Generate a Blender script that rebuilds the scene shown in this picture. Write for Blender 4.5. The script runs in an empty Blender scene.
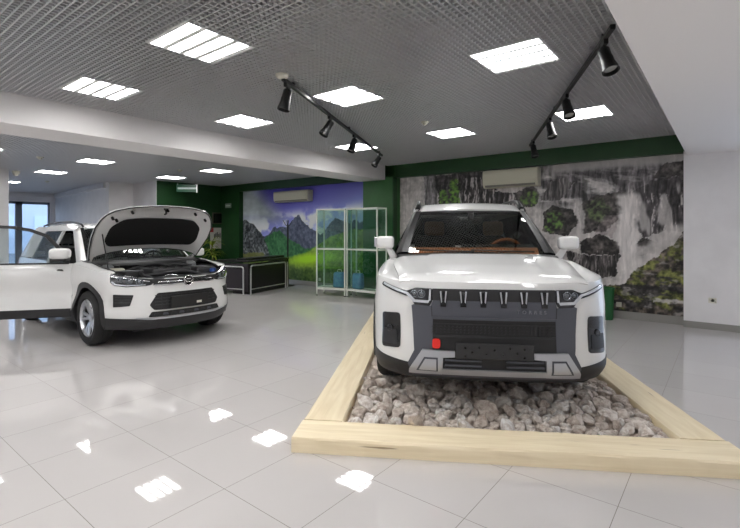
import bpy, bmesh, math, random
import numpy as np
from mathutils import Vector, Matrix
random.seed(7)
PI = math.pi
SC = bpy.context.scene
COL = SC.collection

# ------------------------------------------------------------------ helpers
def lin(c):
    return c / 12.92 if c <= .04045 else ((c + .055) / 1.055) ** 2.4

def srgb(r, g, b):
    return (lin(r / 255), lin(g / 255), lin(b / 255), 1)

def mat(name, col, rough=.5, metal=0, coat=0, emit=None, strength=0, spec=.5):
    m = bpy.data.materials.new(name); m.use_nodes = True
    b = m.node_tree.nodes['Principled BSDF']
    b.inputs['Base Color'].default_value = col
    b.inputs['Roughness'].default_value = rough
    b.inputs['Metallic'].default_value = metal
    b.inputs['Coat Weight'].default_value = coat
    b.inputs['Coat Roughness'].default_value = .03
    b.inputs['Specular IOR Level'].default_value = spec
    if emit:
        b.inputs['Emission Color'].default_value = emit
        b.inputs['Emission Strength'].default_value = strength
    return m

def noise_mat(name, c1, c2, scale=8, rough=.6, bump=0, stretch=(1, 1, 1), metal=0, detail=6, coords='Object'):
    m = mat(name, c1, rough, metal)
    nt = m.node_tree; N = nt.nodes; L = nt.links; b = N['Principled BSDF']
    tc = N.new('ShaderNodeTexCoord'); mp = N.new('ShaderNodeMapping'); mp.inputs['Scale'].default_value = stretch
    L.new(tc.outputs[coords], mp.inputs['Vector'])
    n = N.new('ShaderNodeTexNoise'); n.inputs['Scale'].default_value = scale; n.inputs['Detail'].default_value = detail
    L.new(mp.outputs[0], n.inputs['Vector'])
    r = N.new('ShaderNodeValToRGB'); r.color_ramp.elements[0].color = c1; r.color_ramp.elements[1].color = c2
    r.color_ramp.elements[0].position = .3; r.color_ramp.elements[1].position = .7
    L.new(n.outputs['Fac'], r.inputs[0]); L.new(r.outputs[0], b.inputs['Base Color'])
    if bump:
        bp = N.new('ShaderNodeBump'); bp.inputs['Strength'].default_value = bump; bp.inputs['Distance'].default_value = .01
        L.new(n.outputs['Fac'], bp.inputs['Height']); L.new(bp.outputs[0], b.inputs['Normal'])
    return m

def glass_mat(name, tint, ior=1.45, rough=0, boost=1.0):
    m = bpy.data.materials.new(name); m.use_nodes = True
    nt = m.node_tree; N = nt.nodes; L = nt.links
    N.remove(N['Principled BSDF']); out = N['Material Output']
    t = N.new('ShaderNodeBsdfTransparent'); t.inputs[0].default_value = tint
    g = N.new('ShaderNodeBsdfGlossy'); g.inputs['Roughness'].default_value = rough; g.inputs[0].default_value = (1, 1, 1, 1)
    f = N.new('ShaderNodeFresnel'); ge = N.new('ShaderNodeNewGeometry'); mr = N.new('ShaderNodeMapRange')
    mr.inputs['To Min'].default_value = ior; mr.inputs['To Max'].default_value = 1 / ior
    L.new(ge.outputs['Backfacing'], mr.inputs['Value']); L.new(mr.outputs[0], f.inputs[0])      # same reflection from either side of the pane
    mx = N.new('ShaderNodeMixShader')
    if boost != 1:
        k = N.new('ShaderNodeMath'); k.operation = 'MULTIPLY'; k.use_clamp = True; k.inputs[1].default_value = boost
        L.new(f.outputs[0], k.inputs[0]); L.new(k.outputs[0], mx.inputs[0])
    else:
        L.new(f.outputs[0], mx.inputs[0])
    L.new(t.outputs[0], mx.inputs[1]); L.new(g.outputs[0], mx.inputs[2]); L.new(mx.outputs[0], out.inputs[0])
    return m

def new(): return bmesh.new()

def mesh_obj(name, bm, m, parent=None, smooth=None):
    """link a bmesh as one object; smooth = angle in degrees below which edges shade smooth"""
    if smooth is not None:
        lim = math.radians(smooth)
        bm.normal_update()
        for f in bm.faces: f.smooth = True
        for e in bm.edges:
            e.smooth = len(e.link_faces) == 2 and e.calc_face_angle(4) < lim
    me = bpy.data.meshes.new(name); bm.to_mesh(me); bm.free()
    for x in (m if isinstance(m, (list, tuple)) else [m]): me.materials.append(x)
    o = bpy.data.objects.new(name, me); COL.objects.link(o)
    if parent: o.parent = parent
    return o

def tag(o, label=None, cat=None, group=None, kind=None):
    if label: o['label'] = label
    if cat: o['category'] = cat
    if group: o['group'] = group
    if kind: o['kind'] = kind
    return o

def empty(name, loc=(0, 0, 0), rz=0, label=None, cat=None, group=None):
    o = bpy.data.objects.new(name, None); COL.objects.link(o)
    o.location = loc; o.rotation_euler = (0, 0, rz); o.empty_display_size = .1
    return tag(o, label, cat, group)

def copy_tree(o, parent=None):
    c = o.copy(); COL.objects.link(c)
    if parent: c.parent = parent
    for ch in list(o.children): copy_tree(ch, c)
    return c

def structure(name, bm, m, smooth=None):
    return tag(mesh_obj(name, bm, m, None, smooth), kind='structure')

def box(bm, x0, x1, y0, y1, z0, z1, M=None):
    v = [bm.verts.new((x, y, z)) for z in (z0, z1) for y in (y0, y1) for x in (x0, x1)]
    if M is not None:
        for q in v: q.co = M @ q.co
    F = []
    for f in ((0, 2, 3, 1), (4, 5, 7, 6), (0, 1, 5, 4), (2, 6, 7, 3), (0, 4, 6, 2), (1, 3, 7, 5)):
        F.append(bm.faces.new([v[i] for i in f]))
    return v

def rbox(x0, x1, y0, y1, z0, z1, r=.01, seg=2, M=None):
    bm = new(); box(bm, x0, x1, y0, y1, z0, z1)
    bmesh.ops.bevel(bm, geom=bm.edges[:], offset=r, segments=seg, profile=.5, affect='EDGES')
    if M is not None: bm.transform(M)
    return bm

def join(bm, other):
    me = bpy.data.meshes.new('tmp'); other.to_mesh(me); other.free(); bm.from_mesh(me); bpy.data.meshes.remove(me)
    return bm

def tube(bm, pts, r, n=8, cap=True):
    pts = [Vector(p) for p in pts]; rings = []
    for i, p in enumerate(pts):
        d = (pts[min(i + 1, len(pts) - 1)] - pts[max(i - 1, 0)]).normalized()
        up = Vector((0, 0, 1)) if abs(d.z) < .95 else Vector((1, 0, 0))
        a = d.cross(up).normalized(); b = d.cross(a).normalized()
        rr = r[i] if isinstance(r, (list, tuple)) else r
        rings.append([bm.verts.new(p + a * math.cos(2 * PI * k / n) * rr + b * math.sin(2 * PI * k / n) * rr) for k in range(n)])
    for A, B in zip(rings, rings[1:]):
        for k in range(n): bm.faces.new((A[k], A[(k + 1) % n], B[(k + 1) % n], B[k]))
    if cap:
        bm.faces.new(rings[0][::-1]); bm.faces.new(rings[-1])
    return bm

def lathe(bm, prof, n=24, M=None, close=False):
    """prof: (r, h) pairs turned about local z"""
    rings = []
    for r, h in prof:
        if r < 1e-6: rings.append([bm.verts.new((0, 0, h))])
        else: rings.append([bm.verts.new((r * math.cos(2 * PI * k / n), r * math.sin(2 * PI * k / n), h)) for k in range(n)])
    if close: rings.append(rings[0])
    for A, B in zip(rings, rings[1:]):
        for k in range(n):
            k2 = (k + 1) % n
            q = [A[0]] if len(A) == 1 else [A[k], A[k2]]
            w = [B[0]] if len(B) == 1 else [B[k2], B[k]]
            if len(q) + len(w) >= 3: bm.faces.new(q + w)
    if M is not None:
        for v in {v for R in rings for v in R}: v.co = M @ v.co
    return bm

def cr(pts, n=10):
    out = []; pts = [tuple(p) for p in pts]
    P = [tuple(2 * a - b for a, b in zip(pts[0], pts[1]))] + pts + [tuple(2 * a - b for a, b in zip(pts[-1], pts[-2]))]
    for i in range(1, len(P) - 2):
        p0, p1, p2, p3 = P[i - 1:i + 3]
        for k in range(n):
            t = k / n
            out.append(tuple(.5 * ((2 * b) + (-a + c) * t + (2 * a - 5 * b + 4 * c - d) * t * t + (-a + 3 * b - 3 * c + d) * t ** 3)
                             for a, b, c, d in zip(p0, p1, p2, p3)))
    out.append(tuple(pts[-1])); return out

def tabv(tab, x):
    if x <= tab[0][0]: return tab[0][1]
    for (a, b), (c, d) in zip(tab, tab[1:]):
        if x <= c: return b + (d - b) * (x - a) / (c - a)
    return tab[-1][1]

def sm(a, b, x):
    u = min(1, max(0, (x - a) / (b - a))); return u * u * (3 - 2 * u)

def rounded(poly, r, n=4):
    """round the corners of a 2D outline"""
    out = []; L = len(poly)
    for i, p in enumerate(poly):
        a = Vector(poly[i - 1]); b = Vector(p); c = Vector(poly[(i + 1) % L])
        u = (a - b); v = (c - b); k = min(r, u.length * .45, v.length * .45)
        A = b + u.normalized() * k; B = b + v.normalized() * k
        for j in range(n + 1):
            t = j / n; q = A * (1 - t) ** 2 + b * 2 * t * (1 - t) + B * t * t
            out.append((q.x, q.y))
    return out

def grid_polygon(outline, su, sv):
    """a flat polygon cut into a fine grid that keeps its outline"""
    bm = new()
    vs = [bm.verts.new((u, v, 0)) for u, v in outline]
    f = bm.faces.new(vs); f.normal_update()
    if f.normal.z < 0: f.normal_flip()
    bmesh.ops.triangulate(bm, faces=bm.faces[:], ngon_method='EAR_CLIP')
    us = [p[0] for p in outline]; ws = [p[1] for p in outline]
    for lo, hi, st, ax in ((min(us), max(us), su, 0), (min(ws), max(ws), sv, 1)):
        k = math.ceil(lo / st + 1e-3)
        while k * st < hi - 1e-4:
            co = [0, 0, 0]; no = [0, 0, 0]; co[ax] = k * st; no[ax] = 1
            bmesh.ops.bisect_plane(bm, geom=bm.verts[:] + bm.edges[:] + bm.faces[:], dist=1e-6, plane_co=co, plane_no=no)
            k += 1
    bmesh.ops.remove_doubles(bm, verts=bm.verts[:], dist=1e-6)
    return bm

def shell(flat, fn, th, flip):
    """map a flat grid through fn(u, v, depth) and give it thickness"""
    bm = new(); top = {}; bot = {}
    for v in flat.verts:
        top[v] = bm.verts.new(fn(v.co.x, v.co.y, 0)); bot[v] = bm.verts.new(fn(v.co.x, v.co.y, -th))
    for f in flat.faces:
        V = list(f.verts)
        if flip: V = V[::-1]
        try:
            a = bm.faces.new([top[v] for v in V]); b = bm.faces.new([bot[v] for v in V[::-1]])
            a.smooth = b.smooth = True
        except ValueError: continue
        for l0, l1 in zip(V, V[1:] + V[:1]):
            e = flat.edges.get((l0, l1))
            if e and len(e.link_faces) == 1:
                g = bm.faces.new([top[l1], top[l0], bot[l0], bot[l1]])
                te = bm.edges.get((top[l0], top[l1])); be = bm.edges.get((bot[l0], bot[l1]))
                for q in (te, be):
                    if q: q.smooth = False
    flat.free()
    return bm

class Belt:
    """outer surface of a car: a plan curve swept with an offset that depends on height"""
    def __init__(s, plan, front, side, rear, t0, t1, t2, t3):
        p = cr(plan, 16); s.p = p; s.L = [0]
        for a, b in zip(p, p[1:]): s.L.append(s.L[-1] + math.dist(a, b))
        s.front, s.side, s.rear, s.t0, s.t1, s.t2, s.t3 = front, side, rear, t0, t1, t2, t3
        s.T = s.L[-1]
    def at(s, t):
        t = max(0, min(s.T - 1e-6, t)); lo, hi = 0, len(s.L) - 1
        while hi - lo > 1:
            m = (lo + hi) // 2
            if s.L[m] <= t: lo = m
            else: hi = m
        u = (t - s.L[lo]) / (s.L[lo + 1] - s.L[lo])
        def tan(i):
            a = s.p[max(0, i - 1)]; b = s.p[min(len(s.p) - 1, i + 1)]
            if i == 0: a = (s.p[1][0], -s.p[1][1])
            if i == len(s.p) - 1: b = (s.p[i - 1][0], -s.p[i - 1][1])
            d = math.hypot(b[0] - a[0], b[1] - a[1]); return ((b[0] - a[0]) / d, (b[1] - a[1]) / d)
        ta, tb = tan(lo), tan(lo + 1)
        tx = (ta[0] * (1 - u) + tb[0] * u, ta[1] * (1 - u) + tb[1] * u); n = math.hypot(*tx)
        q = (s.p[lo][0] + (s.p[lo + 1][0] - s.p[lo][0]) * u, s.p[lo][1] + (s.p[lo + 1][1] - s.p[lo][1]) * u)
        return q, (-tx[1] / n, tx[0] / n)
    def P(s, t, z, d=0):
        if t > s.T: t = -(2 * s.T - t)
        sg = -1 if t < 0 else 1; t = abs(t)
        q, n = s.at(t); w = sm(s.t0, s.t1, t); o = tabv(s.front, z) * (1 - w) + tabv(s.side, z) * w
        v = sm(s.t2, s.t3, t); o = o * (1 - v) + tabv(s.rear, z) * v + d
        return Vector((q[0] + n[0] * o, sg * (q[1] + n[1] * o), z))
    def t_of(s, sv):
        a, b = .6, s.T - .6
        for _ in range(40):
            m = (a + b) / 2
            if s.at(m)[0][0] < sv: a = m
            else: b = m
        return a
    def panel(s, outline, d=0, th=.012, st=.05, sz=.05):
        return shell(grid_polygon(outline, st, sz), lambda u, v, k: s.P(u, v, d + k), th, True)

def mirrored(outline): return [(-a, b) for a, b in outline]

def loft(rows, n=6, th=0, close=False):
    """smooth surface through rows of points (all rows equally long)"""
    R = [cr(r, n) for r in rows]
    C = list(zip(*[cr(c, n) for c in zip(*R)]))
    bm = new(); V = [[bm.verts.new(p) for p in r] for r in C]
    for a, b in zip(V, V[1:]):
        for i in range(len(a) - 1):
            f = bm.faces.new((a[i], a[i + 1], b[i + 1], b[i])); f.smooth = True
    if th:
        bm.normal_update()
        g = bmesh.ops.solidify(bm, geom=bm.faces[:], thickness=th)
    return bm
LAMP = 25.0; EXPO = 0.0; MUL = -0.09
FLOORC = srgb(199, 195, 193)
# ------------------------------------------------------------------ materials
M = {}
M['white_wall'] = noise_mat('white_plaster', srgb(230, 228, 229), srgb(238, 236, 237), 3, .75)
M['soffit'] = mat('white_painted_board', srgb(236, 233, 232), .7)
M['green'] = noise_mat('dark_green_paint', srgb(19, 58, 23), srgb(23, 66, 27), 4, .45)
M['green_light'] = noise_mat('green_paint', srgb(46, 92, 46), srgb(52, 100, 52), 4, .5)
M['slat'] = mat('aluminium_ceiling_slat', srgb(232, 232, 233), .45, .9)
M['plenum'] = mat('dark_plenum', srgb(24, 24, 24), .9)
M['black'] = mat('black_plastic', srgb(22, 22, 23), .45)
M['black_gloss'] = mat('black_gloss', srgb(12, 12, 13), .12, coat=.5)
M['black_metal'] = mat('black_metal', srgb(18, 18, 19), .4, .2)
M['rubber'] = mat('tyre_rubber', srgb(26, 26, 27), .75)
M['chrome'] = mat('chrome', srgb(225, 225, 228), .12, 1)
M['alu'] = mat('aluminium', srgb(205, 206, 204), .35, .8)
M['white_plastic'] = mat('white_plastic', srgb(225, 222, 208), .45)
M['cream_plastic'] = mat('cream_plastic', srgb(205, 202, 182), .45)
M['base_tile'] = mat('grey_plinth', srgb(150, 148, 144), .25)
M['lamp'] = mat('lamp_tube', srgb(255, 255, 255), .5, emit=(1, .99, .98, 1), strength=LAMP)
M['louvre'] = mat('white_louvre', srgb(240, 240, 240), .35)
M['glass'] = glass_mat('clear_glass', (.86, .95, .91, 1), 1.45)
M['pane'] = glass_mat('window_pane', (.9, .94, .97, 1), 1.45)
M['spot_lens'] = mat('spot_lens', srgb(190, 190, 188), .2, .6)

def floor_mat():
    m = mat('polished_tiles', srgb(176, 172, 168), .07, spec=.62)
    nt = m.node_tree; N = nt.nodes; L = nt.links; b = N['Principled BSDF']
    tc = N.new('ShaderNodeTexCoord'); sx = N.new('ShaderNodeSeparateXYZ'); L.new(tc.outputs['Object'], sx.inputs[0])
    def math_(op, a, bb=None):
        k = N.new('ShaderNodeMath'); k.operation = op
        for i, x in enumerate((a, bb)):
            if x is None: continue
            if isinstance(x, (int, float)): k.inputs[i].default_value = x
            else: L.new(x, k.inputs[i])
        return k.outputs[0]
    lines = []; cells = []
    for ax, off in (('X', 1.534), ('Y', 2.260)):
        v = math_('DIVIDE', math_('SUBTRACT', sx.outputs[ax], off - 60), .6)
        fr = math_('FRACT', v); cells.append(math_('FLOOR', v))
        dd = math_('MINIMUM', fr, math_('SUBTRACT', 1.0, fr))
        lines.append(math_('LESS_THAN', dd, .0030))
    ln = math_('MAXIMUM', lines[0], lines[1])
    cx = N.new('ShaderNodeCombineXYZ'); L.new(cells[0], cx.inputs[0]); L.new(cells[1], cx.inputs[1])
    wn = N.new('ShaderNodeTexWhiteNoise'); L.new(cx.outputs[0], wn.inputs['Vector'])
    ns = N.new('ShaderNodeTexNoise'); ns.inputs['Scale'].default_value = 2.2; ns.inputs['Detail'].default_value = 5
    L.new(tc.outputs['Object'], ns.inputs['Vector'])
    va = math_('ADD', math_('MULTIPLY', wn.outputs['Value'], .035), math_('MULTIPLY', ns.outputs['Fac'], .05))
    hs = N.new('ShaderNodeHueSaturation'); hs.inputs['Color'].default_value = FLOORC
    L.new(math_('ADD', va, .955), hs.inputs['Value'])
    mx = N.new('ShaderNodeMix'); mx.data_type = 'RGBA'; L.new(ln, mx.inputs['Factor'])
    L.new(hs.outputs[0], mx.inputs['A']); mx.inputs['B'].default_value = srgb(112, 104, 96)
    L.new(mx.outputs['Result'], b.inputs['Base Color'])
    rg = math_('ADD', math_('MULTIPLY', ln, .4), math_('ADD', .014, math_('MULTIPLY', ns.outputs['Fac'], .035)))
    L.new(rg, b.inputs['Roughness'])
    return m
M['floor'] = floor_mat()

# ------------------------------------------------------------------ the room
ZC, ZL, ZB = 2.97, 2.90, 2.64          # main ceiling, far ceiling, underside of beams
XW, XP = 8.65, 8.50                    # mural wall, face of the beam and column
X0, Y0R, YE = -5.6, -4.6, 20.3
def bx(*a):
    bm = new(); box(bm, *a); return bm
structure('floor', bx(X0 - .2, XW + .3, Y0R - .2, YE + .3, -.12, 0), M['floor'])
structure('wall_back', bx(XW, XW + .2, -.9, 12.9, 0, 3.3), M['green_light'])
structure('wall_right', bx(X0, XW + .2, Y0R - .2, Y0R, 0, 3.3), M['white_wall'])
structure('wall_front', bx(X0 - .2, X0, Y0R, YE + .2, 0, 3.3), M['white_wall'])
bm = new(); box(bm, 6.42, XW + .2, 12.7, 12.9, 0, 3.2)
structure('wall_reception', bm, M['green'])
bm = new(); box(bm, 6.41, 6.47, 12.71, 14.2, 0, 3.2); box(bm, 5.72, 6.47, 14.1, 14.3, 0, 3.2)
structure('wall_corner', bm, M['white_wall'])
bm = new(); v_ = box(bm, 0, 1, 0, 1, 0, 3.2)
for q in v_: q.co = (5.72 + .62 * q.co.y + .25 * q.co.x, 14.2 + 6.5 * q.co.y, q.co.z)
structure('wall_left', bm, M['white_wall'])
# far window wall with an opening
wy = YE
bm = new(); WX0, WX1, WZ = 4.2, 6.14, 2.56
box(bm, X0, -5.0, wy, wy + .25, 0, 3.2); box(bm, 3.7, WX0, wy, wy + .25, 0, 3.2); box(bm, -5.0, 3.7, wy, wy + .25, WZ, 3.2); box(bm, WX1, 6.6, wy, wy + .25, 0, 3.2); box(bm, WX0, WX1, wy, wy + .25, WZ, 3.2)
structure('wall_window', bm, M['white_wall'])
w = empty('window_1', ((WX0 + WX1) / 2, wy, 0)); tag(w, kind='structure')
fm = mat('grey_window_frame', srgb(120, 128, 138), .5)
bm = new(); h = (WX1 - WX0) / 2
for a in (-h, MUL, h - .05): box(bm, a, a + (.20 if a == MUL else .05), .05, .13, 0, WZ)
box(bm, -h, h, .05, .13, WZ - .09, WZ); box(bm, -h, h, .05, .13, 0, .1)
mesh_obj('window_frame', bm, fm, w)
mesh_obj('window_pane', bx(-h + .07, h - .07, .085, .095, .1, WZ - .09), M['pane'], w)
w = empty('window_added', (-.65, wy, 0)); tag(w, kind='structure')  # added window out of view, brings more daylight into the far zone
bm = new()
for k in range(5): a = -4.35 + k * 2.15; box(bm, a, a + .1, .05, .13, 0, WZ)
box(bm, -4.35, 4.35, .05, .13, WZ - .09, WZ); box(bm, -4.35, 4.35, .05, .13, 0, .1)
mesh_obj('window_frame', bm, fm, w)
for k in range(4): a = -4.25 + k * 2.15; mesh_obj('window_pane', bx(a, a + 2.05, .085, .095, .1, WZ - .09), M['pane'], w)
structure('trim_1', bx(X0, 6.2, wy - .06, wy, 2.74, 2.9), M['white_wall'])
bm = new(); v_ = box(bm, 0, 1, 0, 1, 2.74, 2.9)
for q in v_: q.co = (5.64 + .62 * q.co.y + .1 * q.co.x, 14.3 + 6 * q.co.y, q.co.z)
structure('trim_2', bm, M['white_wall'])
# outside the window
structure('outside_ground', bx(-8, 16, YE + .3, 46, -.4, -.12), mat('asphalt', srgb(120, 126, 134), .9))
bd = empty('building', (5, 40, -.2), 0, 'pale blue-grey building far outside the showroom window', 'building')
mesh_obj('facade', bx(-12, 12, 0, 6, 0, 11), mat('facade', srgb(206, 214, 230), .8), bd)
for i in range(9):
    for k in range(3):
        x = -10 + i * 2.3
        mesh_obj('window', bx(x, x + 1.1, -.06, .02, 1.2 + k * 3.2, 2.8 + k * 3.2), mat('facade_glass', srgb(214, 226, 240), .15) if not (i or k) else bpy.data.materials['facade_glass'], bd)

# ceilings: open-cell slat grid under a dark slab
structure('ceiling_slab', bx(X0 - .2, XW + .2, Y0R - .2, YE + .3, 3.3, 3.45), M['plenum'])
main_x = (.24, 2.04, 3.86, 6.27); main_y = (1.44, 3.33, 5.21)
far_l = [(X, Y) for X in (2.05, 3.87, 6.28) for Y in (7.62, 9.62, 11.62)] + [(2.05, 13.7), (3.87, 13.7), (3.95, 16.3), (2.2, 16.3), (4.1, 18.6), (.2, 7.62), (.2, 10.2), (.2, 12.6)]
far_l = [(2.00, 7.62), (3.87, 7.62), (6.28, 7.62), (2.05, 10.22), (3.9, 10.22), (6.28, 9.56), (6.3, 11.67), (3.93, 12.9), (3.9, 16.4), (.2, 7.62), (.2, 10.22), (2.0, 12.9), (-1.6, 9)]
main_l = [(x, y) for x in main_x for y in main_y] + [(x, y) for x in (-1.6, -3.4, -5.0) for y in main_y]  # last two rows behind the camera are unseen, added for more frontal light
right_l = [(x, -2.6) for x in (-3.4, -1.6, .24, 2.04, 3.86, 6.27)]
def slats(bm, xa, xb, ya, yb, z, lamps, p=.05, t=.010, hgt=.045):
    hl = .3
    def runs(a, b, holes):
        holes = sorted(holes); out = []; c = a
        for h0, h1 in holes:
            if h0 > c: out.append((c, min(h0, b)))
            c = max(c, h1)
        if c < b: out.append((c, b))
        return out
    n = int(round((xb - xa) / p))
    for i in range(n + 1):
        x = xa + i * p
        for u, v in runs(ya, yb, [(Y - hl, Y + hl) for X, Y in lamps if abs(x - X) < hl and ya < Y < yb]):
            box(bm, x - t / 2, x + t / 2, u, v, z, z + hgt)
    n = int(round((yb - ya) / p))
    for i in range(n + 1):
        y = ya + i * p
        for u, v in runs(xa, xb, [(X - hl, X + hl) for X, Y in lamps if abs(y - Y) < hl and xa < X < xb]):
            box(bm, u, v, y - t / 2, y + t / 2, z, z + hgt)
    return bm
structure('ceiling', slats(new(), X0, XP, .49, 6.14, ZC, main_l), M['slat'])
structure('ceiling_far', slats(new(), X0, 8.5, 6.86, YE, ZL, far_l), M['slat'])
structure('ceiling_right', slats(new(), X0, XW, Y0R, -.95, ZC, right_l), M['slat'])
structure('ceiling_soffit', bx(X0, XW, -.95, .49, ZB, 3.3), M['soffit'])
structure('beam_left', bx(X0, 8.36, 6.12, 6.86, ZB, 3.3), M['soffit'])
structure('beam_back', bx(XP, XW, .53, 5.93, 2.685, 3.3), M['green'])
structure('beam_mural', bx(XP, XW, 6.86, 11.75, 2.685, 3.3), M['green'])
bm = new(); box(bm, 8.38, XW, 5.93, 6.78, 0, 2.7)
structure('column_green', bm, M['green_light'])
structure('column_edge', bx(8.38, 8.53, 5.905, 5.93, 0, 2.7), M['green'])
structure('column_right', bx(XP, XW, -.9, .53, 0, 2.7), M['white_wall'])
structure('column_left', bx(2.45, 3.12, 13.0, 13.6, 0, 2.95), M['white_wall'])
structure('baseboard_right', bx(XP - .012, XP, -.9, .53, 0, .10), M['base_tile'])
structure('baseboard_back', bx(XW - .018, XW, .53, 5.905, 0, .13), M['base_tile'])
structure('baseboard_left', bx(XW - .018, XW, 6.78, 11.75, 0, .125), M['base_tile'])
# dark pilaster where the reception wall meets the mountain mural
structure('column_reception', bx(8.5, XW, 11.75, 12.7, 0, 2.95), M['green'])

# ------------------------------------------------------------------ ceiling lights
def lamp_proto():
    r = empty('ceiling_light')
    bm = new(); s = .297; f = .014
    for a in ((-s, s, -s, -s + f), (-s, s, s - f, s), (-s, -s + f, -s + f, s - f), (s - f, s, -s + f, s - f)): box(bm, *a, -.004, .05)
    box(bm, -s, s, -s, s, .05, .056)
    mesh_obj('frame', bm, M['louvre'], r)
    bm = new(); n = 4; g = (2 * (s - f)) / n
    for k in range(n):
        a = -s + f + k * g + .022; box(bm, a, a + g - .044, -s + f, s - f, .008, .02)
    mesh_obj('lamp_tube', bm, M['lamp'], r)
    bm = new()
    for k in range(n + 1):
        a = -s + f + k * g; box(bm, max(a - .022, -s + f), min(a + .022, s - f), -s + f, s - f, .0, .026)
    mesh_obj('louvre', bm, M['louvre'], r)
    return r
LP = lamp_proto(); first = True
for grp, lst, z in (('main', main_l, ZC), ('far', far_l, ZL), ('right', right_l, ZC)):
    for X, Y in lst:
        o = LP if first else copy_tree(LP); first = False
        o.location = (X, Y, z)
        o['category'] = 'ceiling light'; o['group'] = 'square ceiling light panels'
        LAMP_LABELS = globals().setdefault('LAMP_LABELS', {
            (2.04, 3.33): 'large square light panel left of the upper end of the left track rail',
            (3.86, 5.21): 'square light panel in the slatted ceiling nearest the middle of the white beam',
            (2.04, 5.21): 'square light panel in slatted ceiling beside the near end of the white beam',
            (3.86, 3.33): 'square light panel just right of the upper half of the left track rail',
            (6.27, 5.21): 'square light panel behind the lowest spotlights of the left track rail',
            (3.86, 1.44): 'large square light panel left of the right track rail above the waterfall mural',
            (6.27, 1.44): 'square light panel behind the middle spotlights of the right track rail',
            (6.27, 3.33): 'square light panel between both track rails, closest to the green beam',
            (3.9, 10.22): 'square light panel beyond the beam, above the open bonnet of the white car',
            (2.05, 10.22): 'square light panel beyond the beam cut by the left edge of the photo',
            (3.93, 12.9): 'square light panel beyond the beam near the white wall and window',
            (6.28, 9.56): 'square light panel beyond the beam, right of the hanging green sign',
            (6.3, 11.67): 'square light panel directly above the hanging green sign',
            (3.9, 16.4): 'small far square light panel beside the white column near the window'})
        o['label'] = LAMP_LABELS.get((X, Y), 'square light panel of four bright strips set in a slatted ceiling, out of view')

# ------------------------------------------------------------------ track rails with spotlights
def track(a, b, zc, spots, label):
    a = Vector(a); b = Vector(b); d = b - a; ln = d.length; ang = math.atan2(d.y, d.x)
    r = empty('track_light', (a.x, a.y, zc), ang, label, 'track light', 'black track lights')
    bm = rbox(0, ln, -.018, .018, -.05, -.015, .003, 1)
    mesh_obj('rail', bm, M['black_metal'], r)
    bm = new()
    for u in (.25, ln * .5, ln - .25): box(bm, u - .02, u + .02, -.012, .012, -.016, .02)
    mesh_obj('rail_bracket', bm, M['black_metal'], r)
    bm = lathe(new(), [(0, -.028), (.05, -.028), (.062, -.012), (.062, .004), (0, .004)], 20)
    bm.transform(Matrix.Translation((-.02, 0, 0)))
    if spots[0][2]: mesh_obj('ceiling_cup', bm, M['white_plastic'], r, 40)
    else: bm.free()
    for u, (yaw, tilt), _ in spots:
        bm = new(); box(bm, u - .05, u + .05, -.016, .016, -.085, -.05)
        tube(bm, [(u, 0, -.085), (u, 0, -.13)], .009, 8)
        sp = mesh_obj('spotlight', bm, M['black_metal'], r)
        R = Matrix.Translation((u, 0, -.135)) @ Matrix.Rotation(yaw - ang, 4, 'Z') @ Matrix.Rotation(tilt, 4, 'Y')
        hb = lathe(new(), [(0, .03), (.036, .03), (.044, .02), (.044, -.05), (.048, -.06), (.048, -.10), (.062, -.165), (.062, -.178), (.056, -.178), (.048, -.14), (0, -.13)], 20, R)
        mesh_obj('lamp_head', hb, M['black_metal'], sp, 40)
        lb = lathe(new(), [(0, -.136), (.050, -.150), (.050, -.147), (0, -.132)], 18, R)
        mesh_obj('lens', lb, M['spot_lens'], sp, 40)
        yb = new(); tube(yb, [R @ Vector((0, sx, -.02)) for sx in (-.045, .045)], .006, 6)
        mesh_obj('yoke', yb, M['black_metal'], sp)
    return r

# left rail: spots at the measured stations along it
track((2.922, 3.351, 0), (7.052, 5.236, 0), ZC, [(.1, (-.5, .22), True), (1.41, (-.4, .55), True), (2.55, (-.2, .4), True), (4.25, (-.3, .65), True)],
      'black track rail with four spotlights above the gap between the two cars').location.z = ZC - .008
track((3.62, .64, 0), (7.778, 2.641, 0), ZC, [(.22, (.9, .40), False), (1.62, (.7, .45), False), (2.65, (.75, .38), False), (4.2, (.75, .38), False)],
      'black track rail with four spotlights beside the white soffit, near the waterfall mural').location.z = ZC - .008

# ------------------------------------------------------------------ small ceiling things
def detector(loc, r, label, name='smoke_detector'):
    t = empty(name, loc, 0, label, 'smoke detector')
    mesh_obj('detector_base', lathe(new(), [(0, 0), (r, 0), (r, -.012), (r * .9, -.016), (0, -.016)], 20), M['white_plastic'], t, 40)
    mesh_obj('sensor_dome', lathe(new(), [(r * .6, -.016), (r * .62, -.03), (r * .4, -.045), (0, -.048)], 20), M['white_plastic'], t, 40)
    return t
detector((5.377, 3.259, ZC), .055, 'white smoke detector between the two track rails in the slatted ceiling')
detector((2.985, 10.417, ZL), .06, 'white smoke detector beyond the beam, left of the light panel over the open bonnet')
detector((5.636, 10.057, ZL), .06, 'white smoke detector beyond the beam, above the hanging green sign')
detector((4.534, 15.24, ZL), .06, 'small far white smoke detector in front of the white wall beyond the beam')
t = empty('ceiling_camera', (3.327, 13.287, ZL), 0, 'white dome camera on the slatted ceiling beside the white column', 'security camera')
mesh_obj('mount', lathe(new(), [(0, 0), (.08, 0), (.08, -.04), (.065, -.06), (0, -.06)], 20), M['white_plastic'], t, 40)
mesh_obj('dome', lathe(new(), [(.06, -.06), (.055, -.09), (.03, -.115), (0, -.12)], 20), M['white_plastic'], t, 40)

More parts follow.
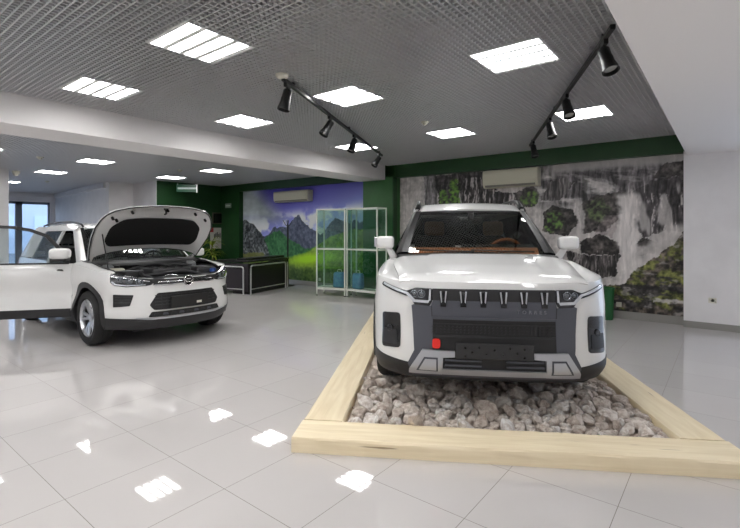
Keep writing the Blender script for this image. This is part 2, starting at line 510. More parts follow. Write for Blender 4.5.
# hanging exit-style sign
sg = empty('hanging_sign', (7.0, 12.14, 2.69), math.atan2(-.472, .37), 'green and white hanging sign under the ceiling of the reception corner', 'sign')
mesh_obj('panel', bx(-.29, .29, -.006, .006, -.10, .10), mat('sign_green', srgb(40, 84, 62), .3), sg)
mesh_obj('stripe', bx(-.25, .27, -.010, .010, -.022, .028), mat('sign_white', srgb(190, 205, 198), .4), sg)
mesh_obj('end_cap', bx(.29, .315, -.03, .03, -.12, .13), M['alu'], sg)
bm = new()
for u in (-.25, .25): tube(bm, [(u, 0, .1), (u, 0, .21)], .006, 6)
mesh_obj('hanger', bm, M['alu'], sg)

# air conditioners on the mural wall
def aircon(yc, wid, z0, z1, label):
    t = empty('air_conditioner', (XW - .01, yc, z0), 0, label, 'air conditioner')
    h = z1 - z0; w = wid / 2
    bm = new(); prof = [(0, 0), (-.16, 0), (-.20, .05), (-.215, .12), (-.215, h - .03), (-.20, h), (0, h)]
    A = [bm.verts.new((x, -w, z)) for x, z in prof]; B = [bm.verts.new((x, w, z)) for x, z in prof]
    for i in range(len(prof)): bm.faces.new((A[i], A[(i + 1) % len(prof)], B[(i + 1) % len(prof)], B[i]))
    bm.faces.new(A[::-1]); bm.faces.new(B); bmesh.ops.recalc_face_normals(bm, faces=bm.faces[:])
    bmesh.ops.bevel(bm, geom=bm.edges[:], offset=.008, segments=2, profile=.5, affect='EDGES')
    mesh_obj('casing', bm, M['cream_plastic'], t, 30)
    mesh_obj('front_panel', rbox(-.226, -.214, -w + .02, w - .02, h * .36, h - .05, .004, 1), M['cream_plastic'], t)
    mesh_obj('air_outlet', bx(-.205, -.17, -w + .05, w - .05, .012, .05, ), mat('vent_grey', srgb(120, 118, 108), .6), t)
    mesh_obj('flap', rbox(-.222, -.212, -w + .05, w - .05, .055, .10, .003, 1), M['cream_plastic'], t)
aircon(3.26, 1.07, 2.315, 2.65, 'cream wall air conditioner above the waterfall mural')
aircon(9.39, 1.36, 2.275, 2.575, 'cream wall air conditioner above the mountain landscape mural')

# power outlet on the white column
t = empty('power_outlet', (XP, .174, .437), 0, 'white power outlet low on the white column at right', 'outlet')
mesh_obj('cover_plate', rbox(-.012, 0, -.05, .05, -.04, .04, .004, 2), M['white_plastic'], t)
bm = lathe(new(), [(0, 0), (.028, 0), (.028, .004), (.02, -.002), (0, -.002)], 18, Matrix.Translation((-.012, 0, 0)) @ Matrix.Rotation(-PI / 2, 4, 'Y'))
mesh_obj('socket', bm, M['white_plastic'], t)

# ------------------------------------------------------------------ murals (printed wallpaper, colours worked out per vertex)
RS = np.random.RandomState(3)
def vnoise(x, y, seed=0):
    xi = np.floor(x).astype(int); yi = np.floor(y).astype(int); fx = x - xi; fy = y - yi
    fx = fx * fx * (3 - 2 * fx); fy = fy * fy * (3 - 2 * fy)
    def h(a, b):
        n = (a * 374761393 + b * 668265263 + seed * 1442695041) & 0x7fffffff
        n = ((n ^ (n >> 13)) * 1274126177) & 0x7fffffff
        return ((n ^ (n >> 16)) & 0xffff) / 65535.0
    return (h(xi, yi) * (1 - fx) + h(xi + 1, yi) * fx) * (1 - fy) + (h(xi, yi + 1) * (1 - fx) + h(xi + 1, yi + 1) * fx) * fy
def fbm(x, y, o=4, seed=0):
    a = 0; s = 0; k = 1.
    for i in range(o): a = a + k * vnoise(x * 2 ** i, y * 2 ** i, seed + i * 17); s += k; k *= .55
    return a / s
def inside(x, y, poly):
    r = np.zeros(x.shape, bool)
    for (x0, y0), (x1, y1) in zip(poly, poly[1:] + poly[:1]):
        if y0 == y1: continue
        c = ((y0 > y) != (y1 > y)) & (x < (x1 - x0) * (y - y0) / (y1 - y0) + x0); r ^= c
    return r
def blend(C, mask, col):
    mask = np.clip(mask, 0, 1)[..., None]
    return C * (1 - mask) + np.asarray(col) * mask
def step(a, b, v): 
    u = np.clip((v - a) / (b - a), 0, 1); return u * u * (3 - 2 * u)

def paint_waterfall(m, z):
    wx = m + .13 * (fbm(m * 3, z * 3, 4, 1) - .5) + .08 * (fbm(m * 13, z * 13, 3, 2) - .5)
    wz = z + .13 * (fbm(m * 3, z * 3, 4, 9) - .5) + .08 * (fbm(m * 13, z * 13, 3, 10) - .5)
    fine = fbm(m * 18, z * 18, 4, 5); coarse = fbm(m * 6, z * 6, 4, 12)
    streak = fbm(m * 24 + 3 * fbm(m * 3, z * 3, 3, 4), z * 2.4 + 1.5 * fbm(m * 6, z * 3, 2, 14), 4, 7)
    st2 = fbm(m * 40 + 4 * fbm(m * 4, z * 4, 3, 24), z * 4, 3, 27)
    def grey(v, tint=(1, .975, .965)): return np.clip(v, 8, 235)[..., None] * np.array(tint)
    C = grey(152 + (fine - .5) * 40 + (coarse - .5) * 50 + (streak - .5) * 44)
    stone = grey(46 + 120 * (fine - .42) + 60 * (coarse - .5), (1, .94, .92))
    cliff = grey(52 + 180 * (streak - .48) + 60 * (fine - .5), (1, .95, .98))
    wet = grey(52 + 150 * (st2 - .45) + 70 * (coarse - .5), (1, .95, .95))
    def rock(poly, col, k=1.0):
        nonlocal C
        C = blend(C, inside(wx, wz, poly).astype(float) * k, col)
    def threads(mask, lo, hi, col, k): 
        nonlocal C
        C = blend(C, step(lo, hi, streak * .6 + st2 * .4) * mask * k, col)
    C = blend(C, step(1.85, 2.1, z) * step(2.6, 2.9, m) * .55, cliff + 26)
    # terraces along the top of the fall
    bz = fbm(m * 1.8, z * 7 + 1.3 * m, 4, 21)
    zone = step(1.9, 2.1, z) * step(2.72, 2.58, z) * step(2.6, 3.0, m)
    C = blend(C, step(.48, .56, bz) * zone * .8, cliff + 12); C = blend(C, step(.40, .34, bz) * zone * .6, grey(186 + 60 * (fine - .5)))
    C = blend(C, step(2.62, 2.72, z) * step(2.9, 3.2, m) * .8, grey(148 + 30 * (coarse - .5)))
    rock([(.04, 2.9), (.40, 2.9), (.42, 1.4), (.2, 1.4), (.08, 2.2)], cliff + 34, .8)
    rock([(.36, 2.80), (1.0, 2.86), (1.75, 2.8), (1.9, 2.5), (1.7, 1.5), (.4, 1.5), (.45, 2.1)], stone * .5 + cliff * .5)
    rock([(1.75, 2.35), (2.3, 2.30), (2.55, 1.95), (2.6, 1.3), (1.7, 1.2)], cliff)
    threads(((m > .95) & (m < 2.6) & (z < 2.7)).astype(float), .52, .62, grey(150 + 40 * fine), .75)
    rock([(2.28, 2.3), (2.7, 2.42), (2.86, 2.2), (2.72, 2.02), (2.35, 2.02)], stone + 10)
    rock([(3.02, 2.46), (3.3, 2.52), (3.52, 2.42), (3.24, 2.08), (2.86, 2.08)], wet + 14)
    rock([(2.90, 1.48), (2.92, 1.84), (3.12, 1.97), (3.48, 1.93), (3.60, 1.62), (3.38, 1.38), (3.02, 1.40)], stone)
    rock([(3.58, 1.94), (3.78, 2.14), (4.40, 2.24), (4.32, 1.84), (4.12, 1.46), (3.66, 1.42)], stone)
    rock([(4.0, 1.75), (4.3, 1.8), (4.22, 1.35), (3.9, 1.42)], grey(120 + 120 * (fine - .5), (1, .93, .93)), .55)
    rock([(3.64, 1.30), (3.97, 1.42), (4.32, 1.27), (4.28, 1.02), (3.66, 1.02)], stone - 4)
    rock([(3.38, 1.08), (3.68, 1.0), (4.30, 1.02), (4.28, .62), (3.70, .58), (3.4, .7)], wet)
    threads(((m > 3.4) & (m < 4.3) & (z < 1.1) & (z > .6)).astype(float), .58, .68, grey(128 + 40 * fine), .7)
    rock([(4.42, 2.18), (4.83, 2.38), (5.8, 2.44), (5.8, 1.54), (5.0, 1.42), (4.72, 1.38), (4.46, 1.66)], cliff * .6 + wet * .4)
    rock([(4.84, 2.42), (5.05, 2.68), (5.8, 2.66), (5.8, 2.4)], stone + 6)
    rock([(4.56, 1.24), (4.70, 1.39), (4.90, 1.27), (4.84, 1.06), (4.60, 1.05)], stone)
    cl = (m > 4.45) * step(1.25, 1.45, z) * step(2.42, 2.2, z)
    threads(cl, .60, .68, grey(166 + 50 * (fine - .5)), .85)
    C = blend(C, step(.62, .70, fbm(m * 5 + z * .4, z * 1.1, 3, 41)) * cl * .7, grey(172 + 40 * (streak - .5)))
    # main stream and side fall
    s = step(.22, .10, np.abs(wx - (4.42 + .12 * step(1.6, .5, z)))) * step(2.25, 2.1, z) * step(.38, .5, z)
    C = blend(C, s * .95, grey(176 + 50 * (streak - .5) + 30 * (st2 - .5)))
    s = step(.32, .14, np.abs(wx - (5.35 - 1.05 * (1.62 - z)))) * step(1.66, 1.5, z) * step(.85, 1.05, z)
    C = blend(C, s * .85, grey(160 + 60 * (coarse - .5) + 40 * (st2 - .5)))
    s = step(.09, .04, np.abs(wx - 3.60 - .03 * np.sin(z * 5))) * step(2.2, 2.0, z) * step(1.2, 1.4, z)
    C = blend(C, s * .8, grey(160 + 70 * (streak - .5)))
    # mossy bank at lower right
    bank = inside(wx, wz, [(4.02, .45), (4.42, .50), (4.55, .76), (4.90, 1.02), (5.15, 1.2), (5.3, 1.46), (5.8, 1.8), (5.8, -.2), (3.3, -.2), (3.3, .3)])
    C = blend(C, bank.astype(float), grey(70 + 150 * (fine - .5) + 60 * (coarse - .5), (1.05, .96, .88)))
    mo = fbm(m * 5, z * 6, 4, 51)
    C = blend(C, bank * step(.44, .54, mo) * step(1.3, 1.05, z - .3 * (m - 4.9)) * .9, np.stack([84 + 150 * (fine - .5), 88 + 150 * (fine - .5), 48 + 80 * (fine - .5)], -1))
    C = blend(C, bank * step(.50, .57, fbm(m * 4, z * 9, 4, 55)) * (z < .66) * .9, grey(40 + 100 * (fine - .45), (1, .96, .98)))
    C = blend(C, bank * step(.60, .68, fbm(m * 5, z * 10, 4, 58)) * .7, grey(132 + 80 * (fine - .5), (1, .97, .96)))
    C = blend(C, step(.040, .02, np.abs(wz - .22 - .02 * (m - 5))) * (m > 4.85) * .9, grey(158 + 40 * (fine - .5)))
    # bushes
    for cx, cz, rx, rz, st in ((.56, 2.26, .13, .30, 1), (.86, 2.42, .14, .30, 1), (.78, 2.12, .26, .2, .9), (2.62, 2.16, .20, .14, .8), (3.15, 1.68, .19, .20, .85), (3.03, 1.56, .1, .14, .9), (3.92, 1.88, .2, .24, .45)):
        q = ((wx - cx) / rx) ** 2 + ((wz - cz) / rz) ** 2
        C = blend(C, step(1.2, .6, q) * step(.40, .56, fine * .7 + coarse * .3) * st, np.stack([66 + 120 * (fine - .5), 94 + 140 * (fine - .5), 44 + 60 * (fine - .5)], -1))
    return C

def paint_mountains(m, z):
    w = fbm(m * 3, z * 3, 4, 3) - .5; fine = fbm(m * 14, z * 14, 4, 6); cl = fbm(m * 1.5, z * 2.4, 5, 8)
    h = step(1.2, 2.9, z - .22 * (m - 3))
    C = np.stack([150 - 84 * h, 160 - 100 * h, 205 - 62 * h], -1)
    C = blend(C, step(.40, .56, cl) * step(2.2, 1.85, z - .06 * (m - 2.2)), (192, 194, 198))
    C = blend(C, step(2.5, 1.2, m + 1.2 * (z - 2.2)) * step(1.5, 2.1, z) , np.stack([140 + 90 * (cl - .5), 148 + 90 * (cl - .5), 152 + 90 * (cl - .5)], -1))
    ridge = lambda pts, a=.10: np.interp(m, [p[0] for p in pts], [p[1] for p in pts]) + a * (fbm(m * 5, m * 0 + 3.3, 4, 13) - .5) * 2
    hz = ridge([(0, 1.2), (1.4, 1.3), (1.9, 1.58), (2.5, 1.62), (2.95, 1.96), (3.3, 1.7), (3.9, 1.36), (4.5, 1.86), (5.0, 1.72), (6.6, 1.9)])
    C = blend(C, (z < hz).astype(float), np.stack([74 + 80 * (fine - .5), 80 + 80 * (fine - .5), 98 + 80 * (fine - .5)], -1))
    g1 = ridge([(0, .6), (1.0, .9), (1.5, 1.32), (2.1, 1.5), (2.6, 1.2), (3.3, .95), (4.0, 1.05), (6.6, 1.3)], .06)
    C = blend(C, (z < g1).astype(float), np.stack([52 + 60 * (fine - .5), 96 + 70 * (fine - .5), 62 + 50 * (fine - .5)], -1))
    lp = ridge([(0, 1.75), (.3, 1.86), (.8, 1.70), (1.2, 1.40), (1.5, 1.0), (1.7, .5), (1.8, 0), (6.6, 0)], .05)
    C = blend(C, ((z < lp) & (m < 1.9)).astype(float), np.stack([70 + 190 * (fine - .5), 74 + 190 * (fine - .5), 78 + 190 * (fine - .5)], -1))
    C = blend(C, ((z < .75 + .2 * w) & (m < 1.35)).astype(float) * .8, (104, 108, 60))
    hr = ridge([(0, .55), (1.8, .60), (2.6, .62), (3.3, .80), (4.3, 1.32), (5.1, 1.52), (6.6, 1.6)], .04)
    C = blend(C, (z < hr).astype(float), np.stack([96 + 100 * (fine - .5), 118 + 100 * (fine - .5), 60 + 50 * (fine - .5)], -1))
    lime = np.exp(-(((m - 3.4) / .95) ** 2 + ((z - .62 - .10 * (m - 3.2)) / .20) ** 2)) * 1.15
    C = blend(C, lime * (z < hr + .05), (146, 186, 42))
    C = blend(C, step(.45, .2, z + .3 * w) * .8, np.stack([52 + 60 * (fine - .5), 74 + 60 * (fine - .5), 36 + 30 * (fine - .5)], -1))
    return C

def colour_mesh(me, painter, uv):
    rgb = np.clip(painter(uv[:, 0], uv[:, 1]) * MURAL_GAIN - 12, 4, 250) / 255
    rgb = np.where(rgb <= .04045, rgb / 12.92, ((rgb + .055) / 1.055) ** 2.4)
    at = me.color_attributes.new('print', 'FLOAT_COLOR', 'POINT')
    at.data.foreach_set('color', np.concatenate([rgb, np.ones((len(rgb), 1))], 1).ravel().astype('f'))
MURAL_GAIN = 1.34
pm = mat('printed_wallpaper', (1, 1, 1, 1), .55)
_n = pm.node_tree.nodes.new('ShaderNodeVertexColor'); _n.layer_name = 'print'
pm.node_tree.links.new(_n.outputs['Color'], pm.node_tree.nodes['Principled BSDF'].inputs['Base Color'])
def sheet(p0, du, dv, nu, nv, nrm, name, parent, painter, uv0, uvd):
    """printed sheet 4 mm thick"""
    p0, du, dv, nrm = map(Vector, (p0, du, dv, nrm)); bm = new(); V = []
    for j in range(nv + 1): V.append([bm.verts.new(p0 + du * (i / nu) + dv * (j / nv)) for i in range(nu + 1)])
    for j in range(nv):
        for i in range(nu): bm.faces.new((V[j][i], V[j][i + 1], V[j + 1][i + 1], V[j + 1][i]))
    rim = [(0, 0), (nu, 0), (nu, nv), (0, nv)]; bk = [bm.verts.new(V[b][a].co - nrm * .004) for a, b in rim]
    bm.normal_update()
    if bm.faces[:][0].normal.dot(nrm) < 0: bmesh.ops.reverse_faces(bm, faces=bm.faces[:])
    bm.faces.new(bk if (bk[1].co - bk[0].co).cross(bk[2].co - bk[1].co).dot(nrm) < 0 else bk[::-1])
    o = mesh_obj(name, bm, pm, parent)
    n = len(o.data.vertices); co = np.empty(n * 3); o.data.vertices.foreach_get('co', co); co = co.reshape(-1, 3)
    rel = co - np.array(p0); L2 = np.array([np.dot(du, du), np.dot(dv, dv)])
    uv = np.stack([uv0[0] + uvd[0] * (rel @ np.array(du)) / L2[0], uv0[1] + uvd[1] * (rel @ np.array(dv)) / L2[1]], 1)
    colour_mesh(o.data, painter, uv)
    return o
t = sheet((XW - .006, 5.90, .13), (0, -5.37, 0), (0, 0, 2.555), 420, 210, (-1, 0, 0), 'photo_mural', None, paint_waterfall, (-.665, -.021), (5.975, 2.843))
tag(t, 'large printed wallpaper of a rocky waterfall on the back wall behind the car on gravel', 'mural', kind='thing')
t = sheet((XW - .006, 11.75, .125), (0, -4.97, 0), (0, 0, 2.56), 360, 180, (-1, 0, 0), 'photo_mural', None, paint_mountains, (.226, -.026), (5.53, 2.85))
tag(t, 'printed wallpaper of green hills and mountains under a blue sky behind the desk', 'mural', kind='thing')

# ------------------------------------------------------------------ reception corner
def frame_u(bm, pts, r=.016): tube(bm, pts, r, 8)
t = empty('reception_desk', (6.55, 8.68, 0), math.atan2(.36, 1.47), 'black L-shaped reception desk outlined with pale metal tubes', 'desk')
dk = mat('dark_desk_panel', srgb(24, 22, 23), .3); dk2 = mat('dark_desk_side', srgb(52, 48, 52), .35)
L1, D1 = 1.55, .98
mesh_obj('front_panel', rbox(.05, L1, .03, .07, .07, .72, .005, 1), dk, t)
mesh_obj('side_panel', rbox(.02, .06, .06, D1, .07, .72, .005, 1), dk2, t)
mesh_obj('end_panel', rbox(L1, L1 + .04, .05, .62, .05, .76, .005, 1), dk, t)
bm = rbox(0, L1 + .06, -.01, .62, .745, .785, .008, 2)
join(bm, rbox(0, .55, .6, D1 + .03, .745, .785, .008, 2)); mesh_obj('worktop', bm, dk, t)
mesh_obj('raised_counter', rbox(.1, L1 + .1, .18, .45, .785, .835, .008, 2), dk, t)
mesh_obj('plinth', bx(.08, L1 - .02, .08, .55, 0, .07), M['black'], t)
def bend(a, b, c, d, r=.06):
    a, b, c, d = map(Vector, (a, b, c, d))
    def arc(p, q, s): 
        u = (p - q).normalized(); v = (s - q).normalized(); A = q + u * r; B = q + v * r
        return [A * (1 - k) ** 2 + q * 2 * k * (1 - k) + B * k * k for k in (0, .25, .5, .75, 1)]
    return [a] + arc(a, b, c) + arc(b, c, d) + [d]
bm = new(); tube(bm, bend((.06, 0, .0), (.06, 0, .67), (L1 - .1, 0, .67), (L1 - .1, 0, 0)), .018, 8); tube(bm, [(.06, 0, .12), (L1 - .1, 0, .12)], .012, 8)
mesh_obj('front_tube_frame', bm, M['alu'], t, 60)
bm = new(); tube(bm, bend((-.01, .16, 0), (-.01, .16, .64), (-.01, D1 - .06, .64), (-.01, D1 - .06, 0)), .018, 8); tube(bm, [(-.01, .16, .12), (-.01, D1 - .06, .12)], .012, 8)
mesh_obj('side_tube_frame', bm, M['alu'], t, 60)
bm = new(); tube(bm, bend((L1 + .07, .06, 0), (L1 + .07, .06, .67), (L1 + .07, .56, .67), (L1 + .07, .56, 0)), .016, 8)
mesh_obj('end_tube_frame', bm, M['alu'], t, 60)

t = empty('coat_stand', (8.33, 9.36, 0), 0, 'thin black stand with forked top behind the right end of the reception desk', 'coat stand')
bm = new(); tube(bm, [(0, 0, .03), (0, 0, 1.66)], .022, 10); mesh_obj('pole', bm, M['black_metal'], t, 60)
mesh_obj('base', lathe(new(), [(0, 0), (.18, 0), (.18, .015), (.03, .04), (0, .04)], 24), M['black_metal'], t, 40)
bm = new()
for k in range(4):
    a = k * PI / 2 + .7; tube(bm, cr([(0, 0, 1.60), (.05 * math.cos(a), .05 * math.sin(a), 1.63), (.10 * math.cos(a), .10 * math.sin(a), 1.72), (.13 * math.cos(a), .13 * math.sin(a), 1.77)], 4), .009, 6)
mesh_obj('hooks', bm, M['black_metal'], t, 60)

# pictures on the dark green wall
t = empty('picture_frame', (8.37, 12.7, 1.70), 0, 'small dark framed screen on the green wall above the white poster', 'picture')
mesh_obj('frame', rbox(-.19, .19, -.03, 0, 0, .36, .008, 1), mat('brown_frame', srgb(70, 66, 52), .5), t)
mesh_obj('picture', bx(-.16, .16, -.034, -.028, .03, .33), M['black_gloss'], t)
t = empty('notice_board', (8.32, 12.7, .92), 0, 'white poster with red corner on the green wall behind the plant', 'poster')
mesh_obj('sheet', bx(-.21, .21, -.012, 0, 0, .66), mat('poster_white', srgb(196, 192, 186), .5), t)
mesh_obj('red_corner', bx(-.21, -.10, -.016, -.010, .52, .66), mat('poster_red', srgb(170, 58, 58), .5), t)
bm = new()
for k in range(5): box(bm, -.08 + .05 * k, -.05 + .05 * k, -.016, -.010, .34 + .03 * (k % 2), .46 + .03 * (k % 3))
mesh_obj('dark_print', bm, mat('poster_ink', srgb(60, 56, 60), .5), t)
t = empty('wall_plate', (8.5, 12.30, 2.20), 0, 'small white plate high on the dark green pilaster beside the mountain mural', 'sign'); tag(t, kind='thing')
t.name = 'notice_plate'
mesh_obj('plate', rbox(-.02, 0, -.15, .15, 0, .14, .004, 1), mat('plate_grey', srgb(150, 165, 155), .5), t)
mesh_obj('plate_stripe', bx(-.023, -.018, -.12, .12, .05, .09), mat('plate_white', srgb(215, 222, 216), .5), t)

# plant by the green wall
t = empty('potted_plant', (7.66, 11.9, 0), 0, 'yellow-green strappy plant in a dark pot against the green wall', 'plant'); t.scale = (1, 1, 1.36)
mesh_obj('pot', lathe(new(), [(0, 0), (.13, 0), (.17, .32), (.18, .36), (.16, .36), (.15, .33), (0, .33)], 20), mat('dark_pot', srgb(48, 44, 42), .5), t, 40)
bm = new(); tube(bm, cr([(0, 0, .33), (.02, .01, .5), (0, 0, .7), (.01, 0, .85)], 5), .016, 6); tube(bm, cr([(.03, .03, .33), (.07, .05, .45), (.12, .06, .58)], 5), .012, 6)
mesh_obj('stem', bm, mat('stem_brown', srgb(96, 84, 56), .7), t, 60)
bm = new(); rr = random.Random(5)
for k in range(58):
    c = Vector((0, 0, .55 + .32 * rr.random())) if k < 40 else Vector((.12, .06, .5 + .12 * rr.random()))
    a = rr.random() * 2 * PI; ln = .22 + .2 * rr.random(); up = .1 + .28 * rr.random(); wd = .017 + .008 * rr.random(); prev = None
    for i in range(7):
        u = i / 6; p = c + Vector((math.cos(a), math.sin(a), 0)) * ln * u + Vector((0, 0, up * u - (.12 + .3 * up + .05) * u * u))
        s = Vector((-math.sin(a), math.cos(a), 0)) * wd * (math.sin(PI * min(1, u * .9 + .12)) + .05)
        q = (bm.verts.new(p - s), bm.verts.new(p + Vector((0, 0, -.004))), bm.verts.new(p + s))
        if prev:
            bm.faces.new((prev[0], prev[1], q[1], q[0])); bm.faces.new((prev[1], prev[2], q[2], q[1]))
        prev = q
mesh_obj('leaves', bm, noise_mat('leaf_green', srgb(92, 122, 30), srgb(150, 160, 50), 9, .5), t, 60)

# ------------------------------------------------------------------ glass display cabinets
def cabinet(a, b, depth, label, items):
    a = Vector(a); b = Vector(b); d = b - a; W = d.length
    t = empty('display_cabinet', (a.x, a.y, 0), math.atan2(d.y, d.x), label, 'display cabinet', 'glass display cabinets')
    H = 1.98; D = depth; w = .026; s = 1 if True else -1
    for x in (0, W - w):
        for y in (0, D - w): mesh_obj('post', bx(x, x + w, y, y + w, 0.02, H), M['alu_white'], t)
    for z, h in ((.14, .05), (1.05, .03), (H - .03, .03)):
        bm = new(); box(bm, w, W - w, 0, w, z, z + h); box(bm, w, W - w, D - w, D, z, z + h); box(bm, 0, w, w, D - w, z, z + h); box(bm, W - w, W, w, D - w, z, z + h)
        mesh_obj('rail', bm, M['alu_white'], t)
    mesh_obj('bottom_panel', bx(.01, W - .01, .01, D - .01, .15, .175), M['cab_base'], t)
    mesh_obj('door_pane', bx(w, W - w, .008, .013, .19, H - .03), M['glass'], t)
    mesh_obj('back_pane', bx(w, W - w, D - .014, D - .009, .19, H - .03), M['glass'], t)
    for x in (.008, W - .014): mesh_obj('side_pane', bx(x, x + .005, w, D - w, .19, H - .03), M['glass'], t)
    for z in (.62, 1.06, 1.45): mesh_obj('glass_shelf', bx(w, W - w, w, D - w, z, z + .006), M['glass'], t)
    bm = new()
    for x in (w / 2, W - w / 2):
        for y in (w / 2, D - w / 2): tube(bm, [(x, y, 0), (x, y, .02)], .018, 8)
    mesh_obj('feet', bm, M['black'], t)
    k = new(); tube(k, [(.06, -.004, .96), (.06, -.02, .96)], .012, 8); mesh_obj('lock', k, M['chrome'], t)
    return t
M['alu_white'] = mat('pale_aluminium', srgb(222, 226, 216), .35, .15)
M['cab_base'] = mat('cabinet_base', srgb(176, 172, 160), .4)
ca = cabinet((7.47, 7.43, 0), (7.69, 6.74, 0), .40, 'left glass display cabinet with pale metal frame in front of the mountain mural', 0)
cb = cabinet((7.70, 6.71, 0), (7.68, 5.83, 0), .34, 'right glass display cabinet with pale metal frame beside the green column', 0)
bl = noise_mat('stand_in_blue', srgb(72, 112, 160), srgb(96, 150, 178), 12, .3)
def blue_block(par, x, y, z, w, d, h, label):  # added blue blocks, stand-ins for the blue patches in the cabinet glass
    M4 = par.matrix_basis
    o = empty('blue_stand_in', M4 @ Vector((x, y, z)), par.rotation_euler.z, label, 'stand-in')
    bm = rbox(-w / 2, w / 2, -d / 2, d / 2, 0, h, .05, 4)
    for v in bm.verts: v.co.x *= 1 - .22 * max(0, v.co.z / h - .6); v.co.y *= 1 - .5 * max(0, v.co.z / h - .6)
    mesh_obj('block_body', bm, bl, o, 50)
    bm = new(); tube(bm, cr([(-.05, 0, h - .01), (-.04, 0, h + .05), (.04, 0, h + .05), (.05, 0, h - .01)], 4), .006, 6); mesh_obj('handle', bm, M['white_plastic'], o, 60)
blue_block(ca, .50, .2, .175, .28, .2, .36, 'added blue stand-in block on the bottom of the left glass cabinet')
blue_block(cb, .20, .17, .175, .26, .18, .36, 'added blue stand-in block on the bottom of the right glass cabinet, near the joint')

# ------------------------------------------------------------------ by the waterfall mural
t = empty('waste_bin', (8.45, 1.60, 0), 0, 'green ribbed bin on the floor between the car and waterfall mural', 'bin')
gm = mat('bin_green', srgb(26, 92, 44), .4)
bm = new(); n = 40; rings = []
for r, z in ((0, 0), (.105, 0), (.125, .50), (.135, .51), (.135, .53), (.118, .53), (.10, .03), (0, .03)):
    rings.append([bm.verts.new((0, 0, z))] if r == 0 else [bm.verts.new(((r + (.008 if (k // 2) % 2 and 0 < z < .5 else 0)) * math.cos(2 * PI * k / n), (r + (.008 if (k // 2) % 2 and 0 < z < .5 else 0)) * math.sin(2 * PI * k / n), z)) for k in range(n)])
for A, B in zip(rings, rings[1:]):
    for k in range(n):
        q = [A[0]] if len(A) == 1 else [A[k], A[(k + 1) % n]]; w_ = [B[0]] if len(B) == 1 else [B[(k + 1) % n], B[k]]
        bm.faces.new(q + w_)
mesh_obj('bin_body', bm, gm, t)
bm = new(); tube(bm, [(.128 * math.cos(a), .128 * math.sin(a), .52) for a in [2 * PI * k / 24 for k in range(25)]], .012, 6, False)
mesh_obj('rim', bm, gm, t, 60)
def outlet(x, y, z, label):
    t = empty('power_outlet', (x, y, z), 0, label, 'outlet')
    mesh_obj('cover_plate', rbox(-.012, 0, -.04, .04, -.04, .04, .004, 2), M['white_plastic'], t)
    mesh_obj('socket', lathe(new(), [(0, 0), (.024, 0), (.024, .004), (.018, -.002), (0, -.002)], 18, Matrix.Translation((-.012, 0, 0)) @ Matrix.Rotation(-PI / 2, 4, 'Y')), M['white_plastic'], t)
outlet(XW - .006, 1.44, .235, 'small white power outlet low on the waterfall mural beside the green bin')
outlet(XW - .006, 8.46, .20, 'small white power outlet low on the mountain mural behind the glass cabinets')
# ------------------------------------------------------------------ timber frame filled with stones
ANG = math.radians(31.2); CA, SA = math.cos(ANG), math.sin(ANG)
PA0, PA1, PL0, PL1, PT, PH = 2.945, 8.55, -.884, 1.965, .298, .099
def plw(a, l, z=0):            # platform coordinates (along, across) to the room
    return (a * CA + l * SA, a * SA - l * CA, z)
def wood_mat():
    m = mat('pale_timber', srgb(214, 192, 150), .6)
    nt = m.node_tree; N = nt.nodes; L = nt.links; b = N['Principled BSDF']
    tc = N.new('ShaderNodeTexCoord'); mp = N.new('ShaderNodeMapping'); mp.inputs['Scale'].default_value = (1.2, 14, 14)
    L.new(tc.outputs['UV'], mp.inputs['Vector'])
    n1 = N.new('ShaderNodeTexNoise'); n1.inputs['Scale'].default_value = 1.6; n1.inputs['Detail'].default_value = 7; n1.inputs['Distortion'].default_value = .6
    L.new(mp.outputs[0], n1.inputs['Vector'])
    r1 = N.new('ShaderNodeValToRGB'); E = r1.color_ramp.elements
    E[0].position = .25; E[0].color = srgb(226, 208, 172); E[1].position = .75; E[1].color = srgb(246, 232, 202)
    L.new(n1.outputs['Fac'], r1.inputs[0])
    mp2 = N.new('ShaderNodeMapping'); mp2.inputs['Scale'].default_value = (1.5, 26, 26); L.new(tc.outputs['UV'], mp2.inputs['Vector'])
    n2 = N.new('ShaderNodeTexNoise'); n2.inputs['Scale'].default_value = 1.1; n2.inputs['Detail'].default_value = 3; L.new(mp2.outputs[0], n2.inputs['Vector'])
    r2 = N.new('ShaderNodeValToRGB'); E = r2.color_ramp.elements
    E[0].position = .27; E[0].color = (.30, .22, .14, 1); E[1].position = .33; E[1].color = (1, 1, 1, 1)
    L.new(n2.outputs['Fac'], r2.inputs[0])
    mx = N.new('ShaderNodeMix'); mx.data_type = 'RGBA'; mx.blend_type = 'MULTIPLY'; mx.inputs['Factor'].default_value = .75
    L.new(r1.outputs[0], mx.inputs['A']); L.new(r2.outputs[0], mx.inputs['B']); L.new(mx.outputs['Result'], b.inputs['Base Color'])
    bp = N.new('ShaderNodeBump'); bp.inputs['Strength'].default_value = .25; bp.inputs['Distance'].default_value = .004
    L.new(n2.outputs['Fac'], bp.inputs['Height']); L.new(bp.outputs[0], b.inputs['Normal'])
    return m
M['wood'] = wood_mat()
plat = empty('timber_frame', plw((PA0 + PA1) / 2, (PL0 + PL1) / 2), ANG, 'long rectangular frame of pale timber beams on the floor around the stones and car', 'platform')
